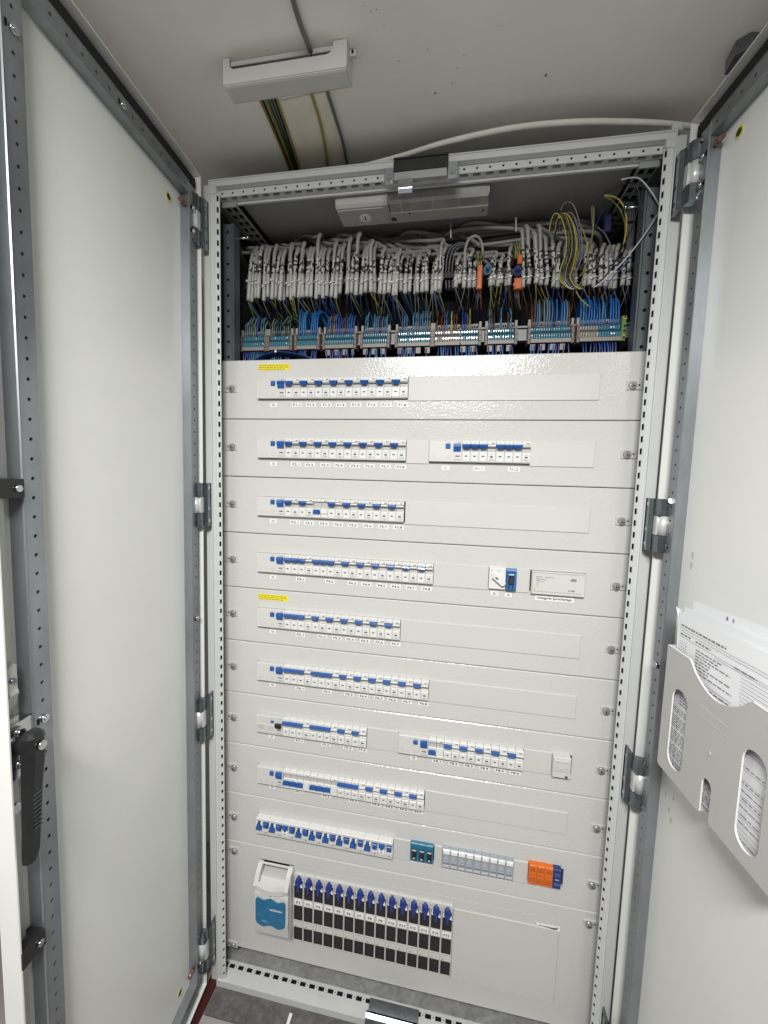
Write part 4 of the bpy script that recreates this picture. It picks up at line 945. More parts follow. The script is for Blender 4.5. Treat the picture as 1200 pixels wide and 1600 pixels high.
o = b.build('yellow_mark', W['yellow'], t); o.matrix_parent_inverse = mt
b = MB()
for z in (zb1-.002, zt1-.005, zg1-.002, zt2-.002): b.cyl((xk+.005, TY-.0062, z), (0, 1, 0), .0022, .0006, 8)
o = stuff(b.build('clamp_screws', m_hole, t)); o.matrix_parent_inverse = mt
# dark blue thick loop in front of the left strips, white knob
b = MB()
for q in range(5):
    b.tube([at(396+q*3, 566, 1, .040+q*.004), at(408+q*3, 556+q*.5, 1, .036+q*.004), at(430+q*2, 549.5+q*1.3, 1, .034+q*.004), at(452, 551+q*1.2, 1, .034+q*.004), at(478-q, 556.5+q, 1, .036+q*.004), at(498-q*2, 566, 1, .044)], .0019, 6, 0, step=.01)
tag(b.build('wire_loop', W['dkblue']), 'dark blue wires looping up in front of the leftmost terminals', 'wires')
b = MB(); x, y, z = at(431.5, 549.5, 1, .030); b.cyl((x, y, z), (0, -1, 0), .0032, .004, 10); tag(b.build('tie_head', m_tie), 'tiny white knob on the dark blue wire loop', 'cable tie')

# --- sheathed cables
YCB = .082
cz = [100,118,140,156,185,205,228,248,268,290,312,334,352,374,396,420,444,468,488,512,536,556,582,604,640,664,688,722,748,772,796,826,846,874,896,914,940,966,990,1016,1034,1060,1082,1110,1130,1148]
cu = [360+q/3.529 for q in cz]+[680+q/3.529 for q in (8, 24, 108, 130, 160, 190, 212, 300, 320, 342, 364, 388, 408, 485, 515, 555, 582, 612, 650, 678, 712, 742, 765, 822, 850, 876, 905, 938, 966, 990, 1032, 1060)]
tall = {680+q/3.529: v for q, v in ((485, 353), (515, 347), (555, 357), (582, 346), (612, 362), (650, 360))}
order = ['leftmost', 'second']
T1 = ['', 'first', 'second', 'third', 'fourth', 'fifth', 'sixth', 'seventh', 'eighth', 'ninth', 'tenth', 'eleventh', 'twelfth', 'thirteenth', 'fourteenth', 'fifteenth', 'sixteenth', 'seventeenth', 'eighteenth', 'nineteenth']
T2 = ['', '', 'twent', 'thirt', 'fort', 'fift', 'sixt', 'sevent', 'eight']
def ordinal(n): return T1[n] if n < 20 else (T2[n//10]+'ieth' if n % 10 == 0 else T2[n//10]+'y-'+T1[n % 10])
for i, u in enumerate(cu):
    f = (u-388)/(985-388)
    vend = 469-17*min(1, f*1.6) if u < 700 else (446 if u < 830 else 446+ (u-830)*.02)
    vend += random.uniform(-4, 4)
    u += random.uniform(-1.2, 1.2)
    lean = random.uniform(-3.2, 3.2)
    vt = 393-6*math.sin(f*9)+random.uniform(-11, 7)
    if i in (24, 26, 29, 17, 45, 47): vt -= 14
    if u > 900: vt = 385+random.uniform(-6, 8)
    Y = YCB+random.uniform(-.012, .010)
    pe = Vector(at(u, vend, 1, Y)); pm = Vector(at(u+lean*.5+1.2, 430, 1, Y)); r = random.uniform(.0043, .0053)
    if cu[i] in tall:
        v2 = tall[cu[i]]; pt_ = Vector(at(u-1, v2+12, 1, Y)); path = [pe, pm, Vector(at(u, 400, 1, Y)), pt_, pt_+Vector((0, .02, .016)), pt_+Vector((.05, .06, .010))]
    else:
        pa = Vector(at(u+lean+2.5, vt+12, 1, Y)); pb = Vector(at(u+lean+6, vt, 1, Y+.014))
        x = pb.x
        if x < .30: tail = [Vector((x-.022, Y+.040, pb.z+.010)), Vector((x-.062-random.uniform(0, .02), Y+.075, pb.z+.034)), Vector((x-.12, .215, .374)), Vector((x-.18, .27, .374))]
        elif x < .62: tail = [Vector((x-.03, Y+.04, pb.z+.014)), Vector((x-.10, Y+.07, pb.z+.034)), Vector((x-.22, .19, .371)), Vector((x-.32, .26, .372))]
        else: tail = [Vector((x+.004, Y+.045, pb.z-.004)), Vector((x-.03, Y+.075, pb.z-.0)), Vector((x-.12, .20, .345)), Vector((x-.24, .25, .35))]
        path = [pe, pm, pa, pb]+tail
    b = MB(); Ln = sum((path[k+1]-path[k]).length for k in range(len(path)-1))
    l1 = (pm-pe).length; lo = l1*random.uniform(.75, 1.15); hi = lo+random.uniform(.030, .052)
    if cu[i] in tall: lo += .012; hi += .016
    b.tube(path, r, 8, 0, ink=(lo/Ln, hi/Ln, 1, 2), step=.0022)
    
    t = thing('sheathed_cable', f'{ordinal(i+1)} hanging grey cable from the left, pale end and black marks', 'cable', 'grey sheathed cables hanging left of the black loop' if u < 700 else 'grey sheathed cables hanging right of the black loop', tuple(pe))
    mt = Matrix.Translation(-pe)
    o = b.build('sheath', [m_cable, m_ink, m_sleeve], t); o.matrix_parent_inverse = mt
    b = MB(); d = (pm-pe).normalized(); b.tube([pe-d*.001, pe+d*(l1*.55), pm+d*.002], r+.0007, 8, 0, step=.01); o = b.build('pale_end', m_sleeve, t); o.matrix_parent_inverse = mt
    b = MB(); c = pe+d*(l1*random.uniform(.5, .75)); b.tube([c+Vector((-.0075, -.004, -.002)), c+Vector((0, -.0075, .001)), c+Vector((.0075, -.004, .003))], .0013, 5, 0, step=.004)
    b.cyl(c+Vector((random.uniform(-.004, .004), -.0062, .0)), (0, -1, 0), .0026, .003, 6); 
    if random.random() < .5: b.tube([c+Vector((-.006, -.006, .006)), c+Vector((.006, -.0065, -.006))], .0010, 4, 0, step=.006)
    o = b.build('nylon_tie', m_tie, t); o.matrix_parent_inverse = mt
    b = MB()
    for q in range(random.choice((2, 2, 3))):
        col = random.choice(['yg', 'black', 'black', 'dkblue', 'dkblue', 'green', 'black', 'black', 'grey'] if u < 700 else ['black', 'brown', 'grey', 'yg', 'black', 'dkblue', 'brown'])
        s = Vector((random.uniform(-.002, .002), random.uniform(-.002, .002), 0)); dx = random.uniform(-.012, .030)
        b.tube([pe+s+d*.003, pe+s-d*.006, pe+s+Vector((dx*.4, .010, -.022)), pe+s+Vector((dx, .026+random.uniform(0, .012), -.046)), pe+s+Vector((dx*1.2, .066, -.062))], .0012, 5, wl.index(col), step=.012)
    o = stuff(b.build('core_wires', wm_, t, recalc=False)); o.matrix_parent_inverse = mt
# cables slanting forward from the roof to the bends
for k, pp in enumerate([[(444, 366, .24), (456, 372, .19), (476, 388, .12), (482, 402, .10)], [(452, 363, .24), (480, 372, .18), (510, 391, .12), (516, 404, .10)], [(468, 363, .24), (500, 372, .18), (532, 394, .12), (538, 406, .10)],
        [(486, 362, .24), (520, 369, .19), (566, 386, .13), (574, 398, .11)], [(502, 361, .24), (545, 367, .19), (592, 381, .13), (603, 396, .11)], [(520, 366, .23), (560, 374, .18), (600, 392, .13), (612, 406, .11)],
        [(541, 358, .24), (587, 371, .17), (636, 402, .12), (642, 412, .10)], [(565, 362, .24), (610, 376, .16), (655, 402, .12), (660, 412, .10)], [(587, 357, .24), (640, 368, .17), (680, 389, .12), (686, 400, .10)],
        [(560, 352, .24), (620, 359, .2), (680, 372, .15), (700, 386, .12)], [(620, 351, .24), (680, 360, .2), (730, 372, .15), (750, 384, .12)]]):
    b = MB(); b.tube([at(u, v, 1, y) for u, v, y in pp], .0050, 8, 0, step=.01)
    tag(b.build('slanting_cable', m_cable), f'{ordinal(k+1)} from the left of the grey cables slanting forward under the roof', 'cable', 'grey cables slanting forward under the roof')
# long cables running along the back under the roof
for q in range(34):
    z = .332+.0465*random.random(); Y = .150+.11*random.random(); xs_ = random.uniform(.03, .28) if q < 15 else random.uniform(.3, .5); b = MB()
    pth = [(xs_-.02, Y+.05, z+.002)]; x = xs_+.03; zz = z
    while x < .80: pth.append((x, Y+random.uniform(-.012, .012), min(.3795, z+random.uniform(-.006, .006)))); x += .12
    pth += [(.84, Y+.03, z-.004), (.88, .26, z-.02)]
    b.tube(pth, random.uniform(.0046, .0057), 7, 0, step=.012)
    tag(b.build('run_cable', m_cable), 'grey cable running sideways under the cabinet roof behind the hanging cables', 'cable', 'grey cables running under the roof')
for u, v0, v1 in ((704, 346, 372), (806, 338, 362)):
    b = MB(); b.tube([at(u, v0, 1, .115), at(u+.5, v1, 1, .105)], .0016, 6, 0, step=.01); tag(b.build('hanging_tie', m_tie), 'white tie strap hanging over the cable run, ' + ('left one' if u < 750 else 'right one'), 'cable tie')
# black loop of heavy cable in the gap
for k, (col, du, wd) in enumerate((('black', 0, .0052), ('black', 5, .0052), ('black', 10, .0046))):
    b = MB(); b.tube([at(697+du, 455, 1, .11), at(697+du, 415, 1, .105), at(703+du, 390, 1, .10), at(720, 380+du*.6, 1, .10), at(738-du, 388, 1, .105), at(742-du, 410, 1, .12)], wd, 8, 0, step=.008)
    tag(b.build('black_cable_loop', W['black']), ('outer', 'middle', 'inner')[k]+' black cable of the dark loop between the hanging cables', 'cable', 'black cables looping between the hanging cables')
b = MB(); b.tube([at(726, 420, 1, .068), at(727, 390, 1, .068), at(733, 374, 1, .072), at(744, 369, 1, .078), at(752, 378, 1, .09), at(755, 400, 1, .10)], .0034, 7, 0, step=.006)
tag(b.build('grey_cable_loop', m_cable), 'single grey cable arching over beside the black loop', 'cable')
# orange sleeves
m_osleeve = mat('orange_sleeve_plastic', (.48, .10, .015), .35, mottle=.2, mscale=90)
for u, v0, v1, nm in ((748.5, 390, 452, 'left orange sleeve with yellow wires on top, beside a blue coil'), (808, 395, 452, 'right orange sleeve with blue coil wrapped in front')):
    base = Vector(at(u, v1, 1, .060)); top = Vector(at(u, 414 if u < 780 else 400, 1, .060))
    t = thing('orange_sleeve', nm, 'cable sleeve', 'orange sleeves among the hanging cables', tuple(base)); mt = Matrix.Translation(-base)
    b = MB()
    if u < 780: b.box(base.x-.0065, base.x+.0065, .057, .068, base.z, top.z, 0, .002)
    else:
        b.box(base.x-.008, base.x+.010, .057, .068, base.z, base.z+.026, 0, .002); b.box(base.x-.003, base.x+.009, .059, .068, top.z-.018, top.z+.004, 0, .002)
        b.box(base.x-.010, base.x-.002, .0555, .060, base.z+.006, base.z+.012, 0)
    o = b.build('sleeve', m_osleeve, t); o.matrix_parent_inverse = mt
    b = MB()
    for q in range(6):
        s = Vector(((q-2.5)*.0022, random.uniform(-.001, .003), 0)); b.tube([top+s-Vector((0, -.003, .004)), top+s+Vector((0, .002, .02)), top+s*1.5+Vector((random.uniform(-.008, .004), .01, .036))], .0012, 5, 0 if q % 2 else 1, step=.01)
    for q in range(4):
        s = Vector(((q-1.5)*.003, .002, 0)); b.tube([base+s+Vector((0, .003, .004)), base+s+Vector((0, .0, -.012)), base+s+Vector((random.uniform(-.01, .02), .01, -.045))], .0013, 5, 2 if q % 2 else 3, step=.01)
    o = stuff(b.build('sleeve_wires', [W['yellow'], W['green'], W['brown'], W['black']], t, recalc=False)); o.matrix_parent_inverse = mt
    b = MB()
    cx_, cz_ = (base.x+.018, base.z+.045) if u < 780 else (base.x-.002, base.z+.042)
    for q in range(7):
        R = .0085-.0006*q; b.tube([(cx_+R*math.cos(a), .056+.0012*q, cz_+1.35*R*math.sin(a)-.002) for a in [2*math.pi*k/12 for k in range(13)]], .0014, 5, 0)
    o = stuff(b.build('blue_coil', [W['lblue'] if u < 780 else W['dkblue']], t, recalc=False)); o.matrix_parent_inverse = mt
# loose wires at the right: each measured path, laid in the plane just in front of the cables
def Z(x, y): return (860+x/6.667, 250+y/6.667)
loose = [('white', 1.9, -.014, [Z(740, 205), Z(820, 188), Z(900, 185), Z(960, 220), Z(1050, 330), Z(1110, 430), Z(1142, 490), Z(1120, 560), Z(1000, 750), Z(850, 950), Z(700, 1120), (940, 441), (928, 449)], 'stiff white wire bent like an elbow over the right end of the wiring'),
 ('black', 1.8, -.004, [Z(540, 372), Z(620, 320), Z(760, 258), Z(860, 240), Z(905, 290), Z(925, 420), Z(880, 620), Z(820, 780), Z(730, 950), Z(640, 1120), (945, 432), (925, 452)], 'black wire arching from the roof corner down across the right cables'),
 ('yellow', 2.2, .030, [Z(560, 370), Z(640, 378), Z(710, 410), Z(765, 490), Z(790, 600), Z(790, 720), Z(772, 840), Z(745, 960)], 'bright yellow wire in a high arc above the right cables'),
 ('yg', 1.8, .044, [Z(560, 372), Z(650, 430), Z(730, 520), Z(772, 640), Z(780, 760), Z(765, 860)], 'yellow green wire just inside the bright yellow arc'),
 ('black', 1.8, .046, [Z(550, 355), Z(510, 400), Z(470, 450), Z(455, 540), Z(440, 640)], 'short black wire dropping left from the yellow arc'),
 ('yg', 1.6, .040, [Z(448, 480), Z(452, 560), Z(445, 720), Z(420, 880), Z(395, 1000), Z(370, 1100), (909, 440), (900, 452), (908, 468), (922, 480)], 'yellow green wire dropping straight past the looped bundle'),
 ('grey', 1.5, .042, [Z(430, 480), Z(434, 600), Z(438, 760), Z(405, 960), Z(350, 1130)], 'thin grey wire beside the straight yellow green one'),
 ('white', 1.3, .044, [Z(150, 1120), Z(182, 960), Z(196, 800), Z(188, 690), Z(160, 610), Z(110, 590), Z(84, 606)], 'pale wire on the inner side of the looped bundle'),
 ('yellow', 1.3, .042, [Z(130, 1130), Z(172, 980), Z(192, 820), Z(180, 660), Z(150, 590), Z(105, 572), Z(76, 600)], 'yellow wire nearest the pale one in the looped bundle'),
 ('brown', 1.5, .046, [Z(190, 1140), Z(214, 980), Z(220, 820), Z(205, 680), Z(170, 592), Z(130, 570)], 'reddish brown wire in the looped bundle'),
 ('yellow', 1.7, .040, [Z(225, 1150), Z(262, 980), Z(268, 850), Z(248, 720), Z(215, 620), Z(170, 565), Z(140, 560)], 'broad yellow wire in the middle of the looped bundle'),
 ('yg', 1.6, .041, [Z(245, 1150), Z(276, 1000), Z(282, 870), Z(268, 750), Z(232, 640)], 'yellow green wire outside the broad yellow one'),
 ('violet', 1.7, .044, [Z(180, 1200), Z(280, 1080), Z(305, 950), Z(302, 830), Z(280, 700), Z(240, 590)], 'violet wire in the looped bundle'),
 ('grey', 2.0, .042, [Z(250, 1200), Z(322, 1020), Z(328, 860), Z(316, 720), Z(285, 590), Z(255, 500), Z(222, 450), Z(180, 436), Z(135, 460), Z(108, 530)], 'dark grey wire forming the tallest arc of the looped bundle'),
 ('black', 1.8, .050, [Z(40, 860), Z(60, 700), Z(95, 560), Z(130, 480), Z(190, 440)], 'black wire at the left foot of the tallest arc'),
 ('black', 2.0, .050, [Z(120, 1160), Z(230, 1040), Z(240, 860), Z(215, 700), Z(160, 600)], 'black wire hidden among the looped bundle'),
 ('yg', 1.5, .038, [Z(325, 700), Z(355, 780), Z(382, 880), Z(392, 980), Z(375, 1080), Z(345, 1160), (905, 432)], 'yellow green wire bulging right of the looped bundle'),
 ('grey', 1.4, .046, [Z(490, 700), Z(560, 760), Z(620, 870), Z(650, 960), Z(655, 1040)], 'thin pale grey wire curving in front of the right cables'),
 ('violet', 1.5, .038, [(985, 402), (970, 420), (955, 437), (946, 452), (940, 468)], 'violet wire slanting down to the far right terminals'),
 ('dkblue', 1.7, .060, [Z(470, 700), Z(500, 620), Z(550, 520), Z(570, 480)], 'dark blue wire end behind the yellow arc'),
 ('yellow', 1.6, .066, [Z(590, 285), Z(610, 230), Z(650, 175)], 'short yellow wire stub under the roof at the right')]
for col, r_, Y, pp, lab in loose:
    if 'looped bundle' in lab and pp[0][1] > 410: pp = [(pp[0][0]+14, 452), (pp[0][0]+4, 447), (pp[0][0]-3, 433)]+pp
    b = MB(); b.tube([at(u, v, 1, Y+.010*math.sin(3.1*k/len(pp))) for k, (u, v) in enumerate(pp)], r_*.00085, 6, 0, step=.006)
    tag(b.build('loose_wire', W[col]), lab, 'wire')
for k, (col, dx) in enumerate((('yellow', 3), ('black', 6), ('black', 9), ('yg', 12), ('black', 15), ('brown', 18), ('black', 21), ('yg', 24))):
    u0 = 874+dx; rr_ = .5+dx/60
    pp = [(u0+10, 449), (u0-2, 438), (u0-1, 420), (u0+6, 398), (u0+8, 376), (u0+5, 356), (u0-1, 341-rr_*4), (u0-10, 336-rr_*5), (u0-16, 345), (u0-19, 362)]
    b = MB(); b.tube([at(u, v, 1, .047+.001*k) for u, v in pp], .0013, 6, 0, step=.006)
    tag(b.build('looped_wire', W[col]), f'{ordinal(k+1)} from the left among the small thin wires coiled right of the tall cables', 'wire', 'thin wires coiled right of the tall cables')
b = MB()
for q in range(9):
    b.tube([at(954+q*2.2, 283+q*.6, 1, .09), at(966+q*2, 289+q, 1, .085), at(976+q*1.6, 305+q, 1, .08), at(981+q*1.3, 335, 1, .078), at(980+q*1.2, 370, 1, .082), at(978+q, 410, 1, .09)], .0018, 5, q % 3, step=.012)
tag(stuff(b.build('blue_grey_wires', [mat('dim_blue_grey', (.03, .05, .075), .5), W['black'], mat('dim_slate', (.05, .06, .07), .5)])), 'dim blue grey wires hanging in the upper right corner of the wiring space', 'wires')
b = MB(); x, y, z = at(950, 347, 1, .09); b.box(x-.008, x+.008, .088, .10, z-.022, z+.020, 0, .002); tag(b.build('blue_plug', mat('navy_plug', (.006, .012, .07), .5)), 'dark blue plug behind the yellow wire arc', 'plug')

# --- lamp unit under the roof
lx0, lx1, lx2 = .2020, .3290, .5620
t = thing('cabinet_light', 'grey cabinet light with white dial and red button under the roof', 'cabinet light', None, (.385, .04, .385))
mt = Matrix.Translation(-Vector(t.location))
def lp(mb, name, mats, **k): o = mb.build(name, mats, t, **k); o.matrix_parent_inverse = mt; return o
b = MB(); b.prism_x([(.0010, .3845), (-.0010, .372), (.0015, .3560), (.0065, .3500), (.0770, .3500), (.0780, .3530), (.0780, .3845)], lx0, lx1); lp(b, 'housing', m_lampw)
b = MB(); b.prism_x([(.0022, .3845), (.0022, .3580), (.0060, .3545), (.0360, .3540), (.0360, .3500), (.0770, .3500), (.0780, .3530), (.0780, .3845)], lx1+.0008, lx2); lp(b, 'light_body', m_lampw)
b = MB(); b.prism_x([(.0000, .3720), (.0008, .3560), (.0060, .3505), (.0350, .3502), (.0350, .3520), (.0070, .3524), (.0020, .3570), (.0012, .3720)], lx1+.003, lx2-.003); lp(b, 'clear_cover', m_clear)
for x in (lx1+.030, lx1+.105, lx1+.165):
    b = MB(); b.box(x, x+.0014, .0062, .0345, .3492, .3501); lp(b, 'cover_rib', m_strip)
b = MB(); b.box(lx1+.003, lx2-.002, .0352, .0372, .3478, .3499); lp(b, 'cover_lip', m_white)
b = MB()
for q in range(11):
    y = .012+q*.0058; b.box(lx0+.002, lx1-.012, y, y+.0018, .3484, .3498)
stuff(lp(b, 'ventilation_rib', m_strip))
def onlamp(u, v): x, y, z = at(u, v, 2, .350); return x, y, .350
x, y, z = onlamp(571, 339); b = MB(); b.cyl((x, y, z-.0010), (0, 0, -1), .0148, .0025, 24, 0); b.box(x-.0012, x+.0012, y-.008, y+.008, z-.0042, z-.0034, 1); lp(b, 'dial', [m_label, m_hole])
x, y, z = onlamp(616, 341.5); b = MB(); b.cyl((x, y, z+.001), (0, 0, -1), .0092, .0028, 20, 1); b.cyl((x, y-.002, z-.0020), (0, 0, -1), .0072, .0018, 20, 0); lp(b, 'red_button', [m_redb, m_strip])
for uu_, vv_ in ((640, 333), (755, 328)):
    x, y, z = onlamp(uu_, vv_); b = MB(); b.cyl((x, y, z-.0002), (0, 0, -1), .0028, .0006, 10, 0); lp(b, 'screw_hole', m_ink)

# ================================================================== CEILING ITEMS
cb0, cb1 = at(350, 133, 2, .4245), at(371, 163, 2, .4245); jx0, jx1, jy0, jy1, jz = .0600, .2960, -.2450, cb1[1], .4245
t = thing('junction_cover', 'pale plastic trunking cover with notched front fixed to the ceiling', 'cable cover', None, ((jx0+jx1)/2, (jy0+jy1)/2, ZC)); mt = Matrix.Translation(-Vector(t.location))
def jp(mb, name, mats, **k): o = mb.build(name, mats, t, **k); o.matrix_parent_inverse = mt; return o
b = MB(); nx_a, nx_b, nz = jx0+.012, jx1-.028, .4500
outl = [(jx0, ZC-.001), (jx0, jz+.002), (jx0+.003, jz), (jx1-.003, jz), (jx1, jz+.002), (jx1, ZC-.001), (nx_b+.004, ZC-.001), (nx_b+.002, nz+.006), (nx_b-.003, nz+.001), (nx_b-.010, nz-.001), (nx_a+.008, nz-.001), (nx_a+.001, nz+.004), (nx_a, ZC-.001)]
tr = tessellate_polygon([[Vector((x, z, 0)) for x, z in outl]])
f_ = [b.p(x, jy0, z) for x, z in outl]; g_ = [b.p(x, jy0+.003, z) for x, z in outl]
for q in tr: b.face([f_[i] for i in q]); b.face([g_[i] for i in q][::-1])
for i in range(len(outl)): j = (i+1) % len(outl); b.face((f_[i], f_[j], g_[j], g_[i]))
b.prism_x([(jy0+.002, jz), (jy0+.002, jz-.0014), (jy0+.006, jz-.0022), (jy1-.006, jz-.0022), (jy1, jz+.001), (jy1, jz+.004), (jy0+.003, jz+.003)], jx0+.0015, jx1-.0015)
b.box(jx0, jx0+.003, jy0+.003, jy1, jz+.001, ZC-.001); b.box(jx1-.003, jx1, jy0+.003, jy1, jz+.001, ZC-.001)
b.box(jx0+.003, jx1-.003, jy1-.003, jy1, jz+.003, jz+.020)
jp(b, 'cover', m_box)
b = MB(); b.box(jx0+.010, jx1-.010, jy0+.0065, jy0+.026, ZC-.0095, ZC-.0006, 0, .001); jp(b, 'brass_bar_holder', m_box)
b = MB(); random.seed(4)
for q in range(14): x = jx0+.016+q*.0036; b.box(x, x+.0022, jy0+.006, jy0+.014, nz-.006, nz+.0012+random.uniform(-.001, .001), q % 2)
o = stuff(jp(b, 'copper_ends', [m_copper, W['brown']], recalc=False))
for xx, s in ((jx0-.012, 1), (jx1, -1)):
    b = MB(); b.box(xx, xx+.012, jy0+.018, jy1-.015, ZC-.012, ZC-.0008, 0, .001); b.cyl((xx+.006, jy0+.017, ZC-.007), (0, -1, 0), .0022, .002, 8, 1); jp(b, 'fixing_lug', [m_box, m_hole])
def ceil_wire(pp, r, m, name, lab, cat='wire', grp=None, dz=0):
    b = MB(); b.tube([at(u, v, 2, ZC-r-.0015-dz) if len(q_) == 0 else (u, v, q_[0]) for (u, v, *q_) in pp], r, 7, 0, step=.01)
    return tag(b.build(name, m), lab, cat, grp)
ceil_wire([(446, -60), (458, 0), (470, 40), (484, 76), (490, 90)], .0042, m_gcable, 'ceiling_cable', 'dark grey round cable running along the ceiling into the notched cover', 'cable')
for k, (a, c, col, lab) in enumerate(((407, 449, 'yellow', 'leftmost green yellow wire under the ceiling cover'), (411, 452, 'black', 'black wire second from left under the ceiling cover'), (415, 455, 'yellow', 'green yellow wire third from left under the ceiling cover'), (420, 458, 'green', 'dark green wire in the middle of the left ceiling bundle'),
                                     (425, 460, 'green', 'dark green wire right of the bundle middle under the ceiling'), (430, 463, 'black', 'black wire next to the right edge of the ceiling bundle'), (434, 467, 'yellow', 'rightmost green yellow wire of the ceiling bundle'))):
    ceil_wire([(a-6, 140), (a, 158), ((a*.55+c*.45)+1.5, 205), (c, 258), (c+8, 290)], .0021, W[col], 'earth_wire', lab, 'wire', 'wires running from the ceiling cover to the cabinet top', dz=.001*(k % 2))
ceil_wire([(483, 130), (487, 148), (500, 190), (507, 225), (511, 256), (514, 285)], .0029, mat('beige_yellow_wire', (.42, .31, .08), .5), 'earth_wire', 'single mustard wire on the pale patch of the ceiling', 'wire', 'wires running from the ceiling cover to the cabinet top')
ceil_wire([(506, 125), (512, 145), (526, 190), (535, 220), (541, 250), (547, 285)], .0034, m_gcable, 'ceiling_cable', 'dark grey cable running along the right edge of the pale ceiling patch', 'cable')
b = MB(); b.tube([at(560, 262, 2, .418), at(630, 243, 2, .420), at(700, 221.5, 2, .424), at(800, 200, 2, .427), at(900, 190.5, 2, .427), at(1000, 191, 2, .427), at(1066, 196, 2, .425), at(1110, 203, 2, .422)], .0052, 10, 0, step=.012)
tag(b.build('white_cable', m_wcable), 'thick white cable arching over the top of the cabinet', 'cable')
b = MB(); b.box(*[q for q in (at(1048, 200, 2, .415)[0], at(1064, 200, 2, .415)[0])], -.052, -.030, .4055, .420, 0, .003); tag(b.build('cable_end_cap', m_frame), 'small grey block under the white cable at the cabinet top right corner', 'bracket')
b = MB(); x, y, z = at(324+8.5, 276, 1, -.040); b.cyl((x-.001, -.030, .404), (0, 0, 1), .0045, .012, 10, 0); tag(b.build('roof_bolt', m_frame), 'small round stud on the cabinet top at the left corner', 'bolt')
# dark ceiling clip beside the right door
b = MB(); c0 = Vector(at(1148, 92, 2, ZC-.010)); b.prism_z([(c0.x-.012, c0.y-.022), (c0.x+.004, c0.y-.034), (c0.x+.040, c0.y-.026), (c0.x+.040, c0.y+.016), (c0.x-.008, c0.y+.012)], ZC-.024, ZC-.001, 0)
o = tag(b.build('ceiling_clamp', m_hinge), 'dark metal clamp on the ceiling just above the right door', 'clamp')

# ================================================================== DOCUMENT POCKET AND PAPERS
E0, E1, HZ1, HZ0, HN = .1285, .3800, -.5810, -.8120, .0300
def fpocket(e, n, z): return fr(e, n, z)
t = thing('document_pocket', 'grey plastic document pocket with rounded slots on the right door', 'document holder', None, fr((E0+E1)/2, -.025, HZ0)); mt = Matrix.Translation(-Vector(t.location))
def kp(mb, name, mats, par=t, **k): o = mb.build(name, mats, par, **k); o.matrix_parent_inverse = Matrix.Translation(-Vector(par.location)); return o
def slot(cx, z0, z1, hw, n=10):
    P = []
    for k in range(n+1): a = math.pi*k/n; P.append((cx+hw*math.cos(a), z1-hw+hw*math.sin(a)))
    for k in range(n+1): a = math.pi+math.pi*k/n; P.append((cx+hw*math.cos(a), z0+hw+hw*math.sin(a)))
    return P
ec = (E0+E1)/2
outer = [(E0, HZ0+.004), (E0, HZ1)] + [(ec-.066, HZ1), (ec-.060, HZ1-.004)]
for k in range(1, 12):
    a = k/12; outer.append((ec-.060+.120*a, HZ1-.006-.030*math.sin(math.pi*a)**.85))
outer += [(ec+.060, HZ1-.004), (ec+.066, HZ1), (E1, HZ1), (E1, HZ0+.004), (E1-.004, HZ0)]
nw = .0105
outer += [(ec+nw+.003, HZ0), (ec+nw, HZ0+.003)]
for k in range(9): a = math.pi*k/8; outer.append((ec+nw*math.cos(a), -.7580+nw*math.sin(a)))
outer += [(ec-nw, HZ0+.003), (ec-nw-.003, HZ0), (E0+.004, HZ0)]
holes = [slot(.1745, -.7900, -.6450, .0205), slot(2*ec-.1745, -.7900, -.6450, .0205)]
loops = [outer]+holes; flat = [q for l in loops for q in l]
tr = tessellate_polygon([[Vector((e, z, 0)) for e, z in l] for l in loops])
b = MB(fr); F_ = [b.p(e, HN, z) for e, z in flat]; G_ = [b.p(e, HN-.0028, z) for e, z in flat]
for q in tr: b.face([F_[i] for i in q]); b.face([G_[i] for i in q][::-1])
k0 = 0
for l in loops:
    n = len(l)
    for i in range(n): j = (i+1) % n; b.face((F_[k0+i], F_[k0+j], G_[k0+j], G_[k0+i]), 1)
    k0 += n
b.box(E0, E0+.0025, -.0255, HN-.003, HZ0+.002, HZ1); b.box(E1-.0025, E1, -.0255, HN-.003, HZ0+.002, HZ1); b.box(E0+.002, ec-nw-.003, -.0255, HN-.003, HZ0, HZ0+.0025); b.box(ec+nw+.003, E1-.002, -.0255, HN-.003, HZ0, HZ0+.0025)
kp(b, 'pocket_front', [m_holder, mat('pocket_edge', (.72, .71, .67), .4)])
b = MB(fr); b.cyl((ec, HN, -.7040), (0, 1, 0), .0035, .0012, 14); kp(b, 'moulding_mark', m_holder)
b = MB(fr); dashes(b, ec-.030, ec+.030, -.6440, .0045, HN+.0005, 0, .003, .005, .0014); dashes(b, ec-.030, ec+.032, -.6580, .0028, HN+.0005, 0, .002, .004, .0012)
kp(b, 'embossed_lettering', mat('emboss_pale', (.60, .59, .565), .35), recalc=False)
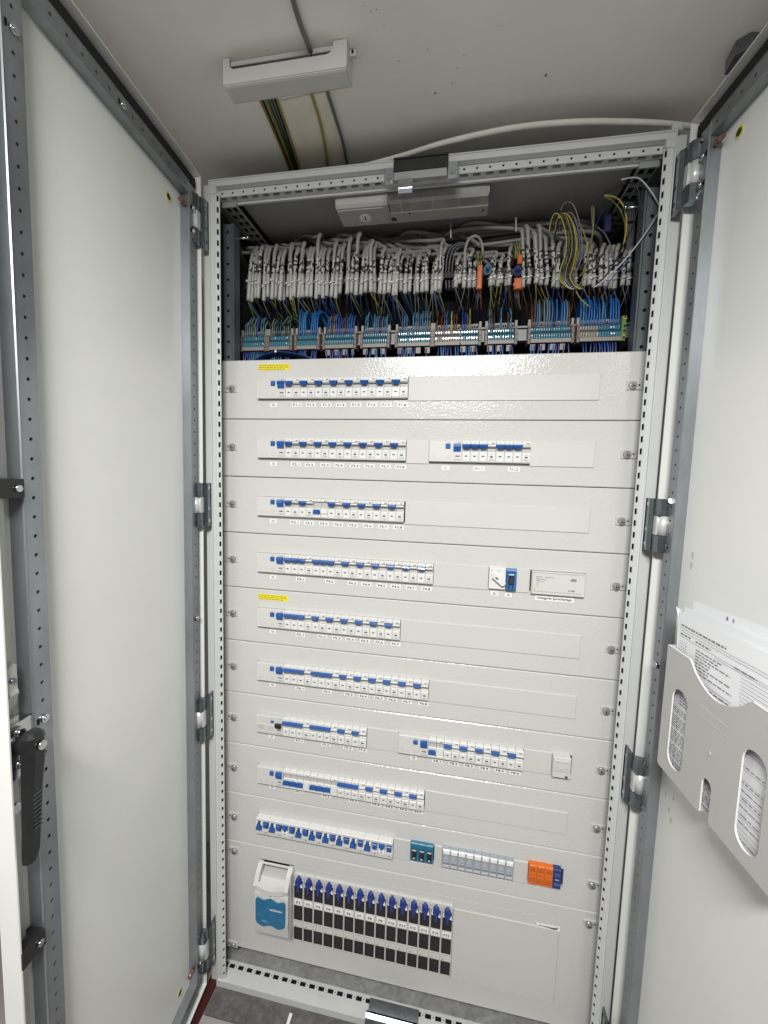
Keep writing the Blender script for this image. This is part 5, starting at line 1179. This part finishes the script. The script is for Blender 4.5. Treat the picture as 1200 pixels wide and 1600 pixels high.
def sheet(name, lab, e0, e1, z0, z1, n0, tilt, curl, printed=None, grp='papers in the document pocket'):
    t2 = thing(name, lab, 'paper', grp, fr((e0+e1)/2, n0, z0)); 
    def f(s, q): # s across 0..1, q up 0..1
        e = e0+(e1-e0)*s; z = z0+(z1-z0)*q+tilt*(s-.5)*(e1-e0)
        n = n0+curl*(q**2)*(.4+math.sin(s*3.0))*.5
        return e, n, z
    b = MB(fr); nx_, nz_ = 10, 8; G = [[b.p(*f(i/nx_, j/nz_)) for i in range(nx_+1)] for j in range(nz_+1)]
    for j in range(nz_):
        for i in range(nx_): b.face((G[j][i], G[j][i+1], G[j+1][i+1], G[j+1][i]), 0, True)
    kp(b, 'sheet', m_paper, t2, recalc=False)
    if printed:
        b = MB(fr)
        def bar(s0, s1, q, h):
            n_ = max(1, int((s1-s0)*10)+1)
            for k in range(n_):
                a, c = s0+(s1-s0)*k/n_, s0+(s1-s0)*(k+1)/n_
                v = [f(a, q), f(c, q), f(c, q+h), f(a, q+h)]; b.poly([(x, y+.0006, z) for x, y, z in v])
        printed(bar); o = stuff(kp(b, 'printed_lines', m_pline, t2, recalc=False))
def bars_front(bar):
    random.seed(9)
    def words(s0, s1, q, h, mn=.02, mx=.05):
        s = s0
        while s < s1: l = random.uniform(mn, mx); bar(s, min(s+l, s1), q, h); s += l+.010
    words(.04, .52, .915, .009); bar(.03, .98, .900, .0016); bar(.03, .98, .884, .0016)
    words(.04, .16, .862, .008); words(.22, .38, .862, .008); bar(.03, .98, .848, .0016); bar(.42, .98, .835, .0016)
    for k in range(8): words(.23, .36+random.uniform(0, .24), .818-k*.018, .0058)
    for k in range(9): words(.04, .13, .818-k*.017, .003, .008, .018)
    bar(.03, .60, .655, .0018)
    for k in range(12): words(.10, .62-.01*k, .635-k*.018, .0062)
    for k in range(20): bar(.66, .99, .835-k*.019, .0016)
    words(.60, .78, .845, .007)
    for k in range(30):
        q = .40-k*.0135
        if q < .02: break
        if k % 7 == 3: continue
        words(.03, .60 if k % 3 else .9, q, .0045); 
        if k % 2: bar(.62, .99, q, .0012)
    for s in (.09, .20, .63): 
        for k in range(30): bar(s, s+.002, .03+k*.0125, .0125)
def bars_back(bar): bar(.36, .375, .965, .018); bar(.42, .43, .965, .018)
sheet('paper_sheet', 'plain white sheet standing highest at the back of the pocket', .150, .372, -.805, -.4840, .006, .06, .004, bars_back)
sheet('paper_sheet', 'blank white sheet behind the printed list, slightly tilted', .136, .366, -.805, -.5000, .011, .05, .006)
sheet('paper_sheet', 'front sheet printed with a dense list, in the door pocket', .1325, .3600, -.806, -.5120, .017, .02, .004, bars_front)
# crumpled clear corner
t2 = thing('plastic_sleeve', 'crumpled corner of a clear sleeve sticking out left of the papers', 'plastic sleeve', None, fr(.126, .012, -.53))
b = MB(fr); P_ = [(.1300, .012, -.5200), (.1180, .016, -.5120), (.1235, .006, -.5190), (.1315, .004, -.5090), (.1335, .014, -.5160), (.1300, .018, -.5280), (.1320, .011, -.5800), (.1335, .018, -.5790)]
ids = [b.p(*q) for q in P_]
for q in ((0, 1, 2), (0, 2, 3), (0, 3, 4), (0, 4, 5), (0, 5, 7), (0, 7, 6), (1, 5, 0)): b.face([ids[i] for i in q])
kp(b, 'sleeve_corner', mat('sleeve_film', (.62, .67, .63), .2), t2, recalc=False)
# scrap on the floor
b = MB(); x, y, z = at(452, 1594, 2, ZF+.006); b.box(x-.004, x+.004, y-.016, y+.012, ZF+.0046, ZF+.010, 0, .002); tag(b.build('white_scrap', m_label), 'small white scrap lying on the floor before the cabinet', 'scrap')
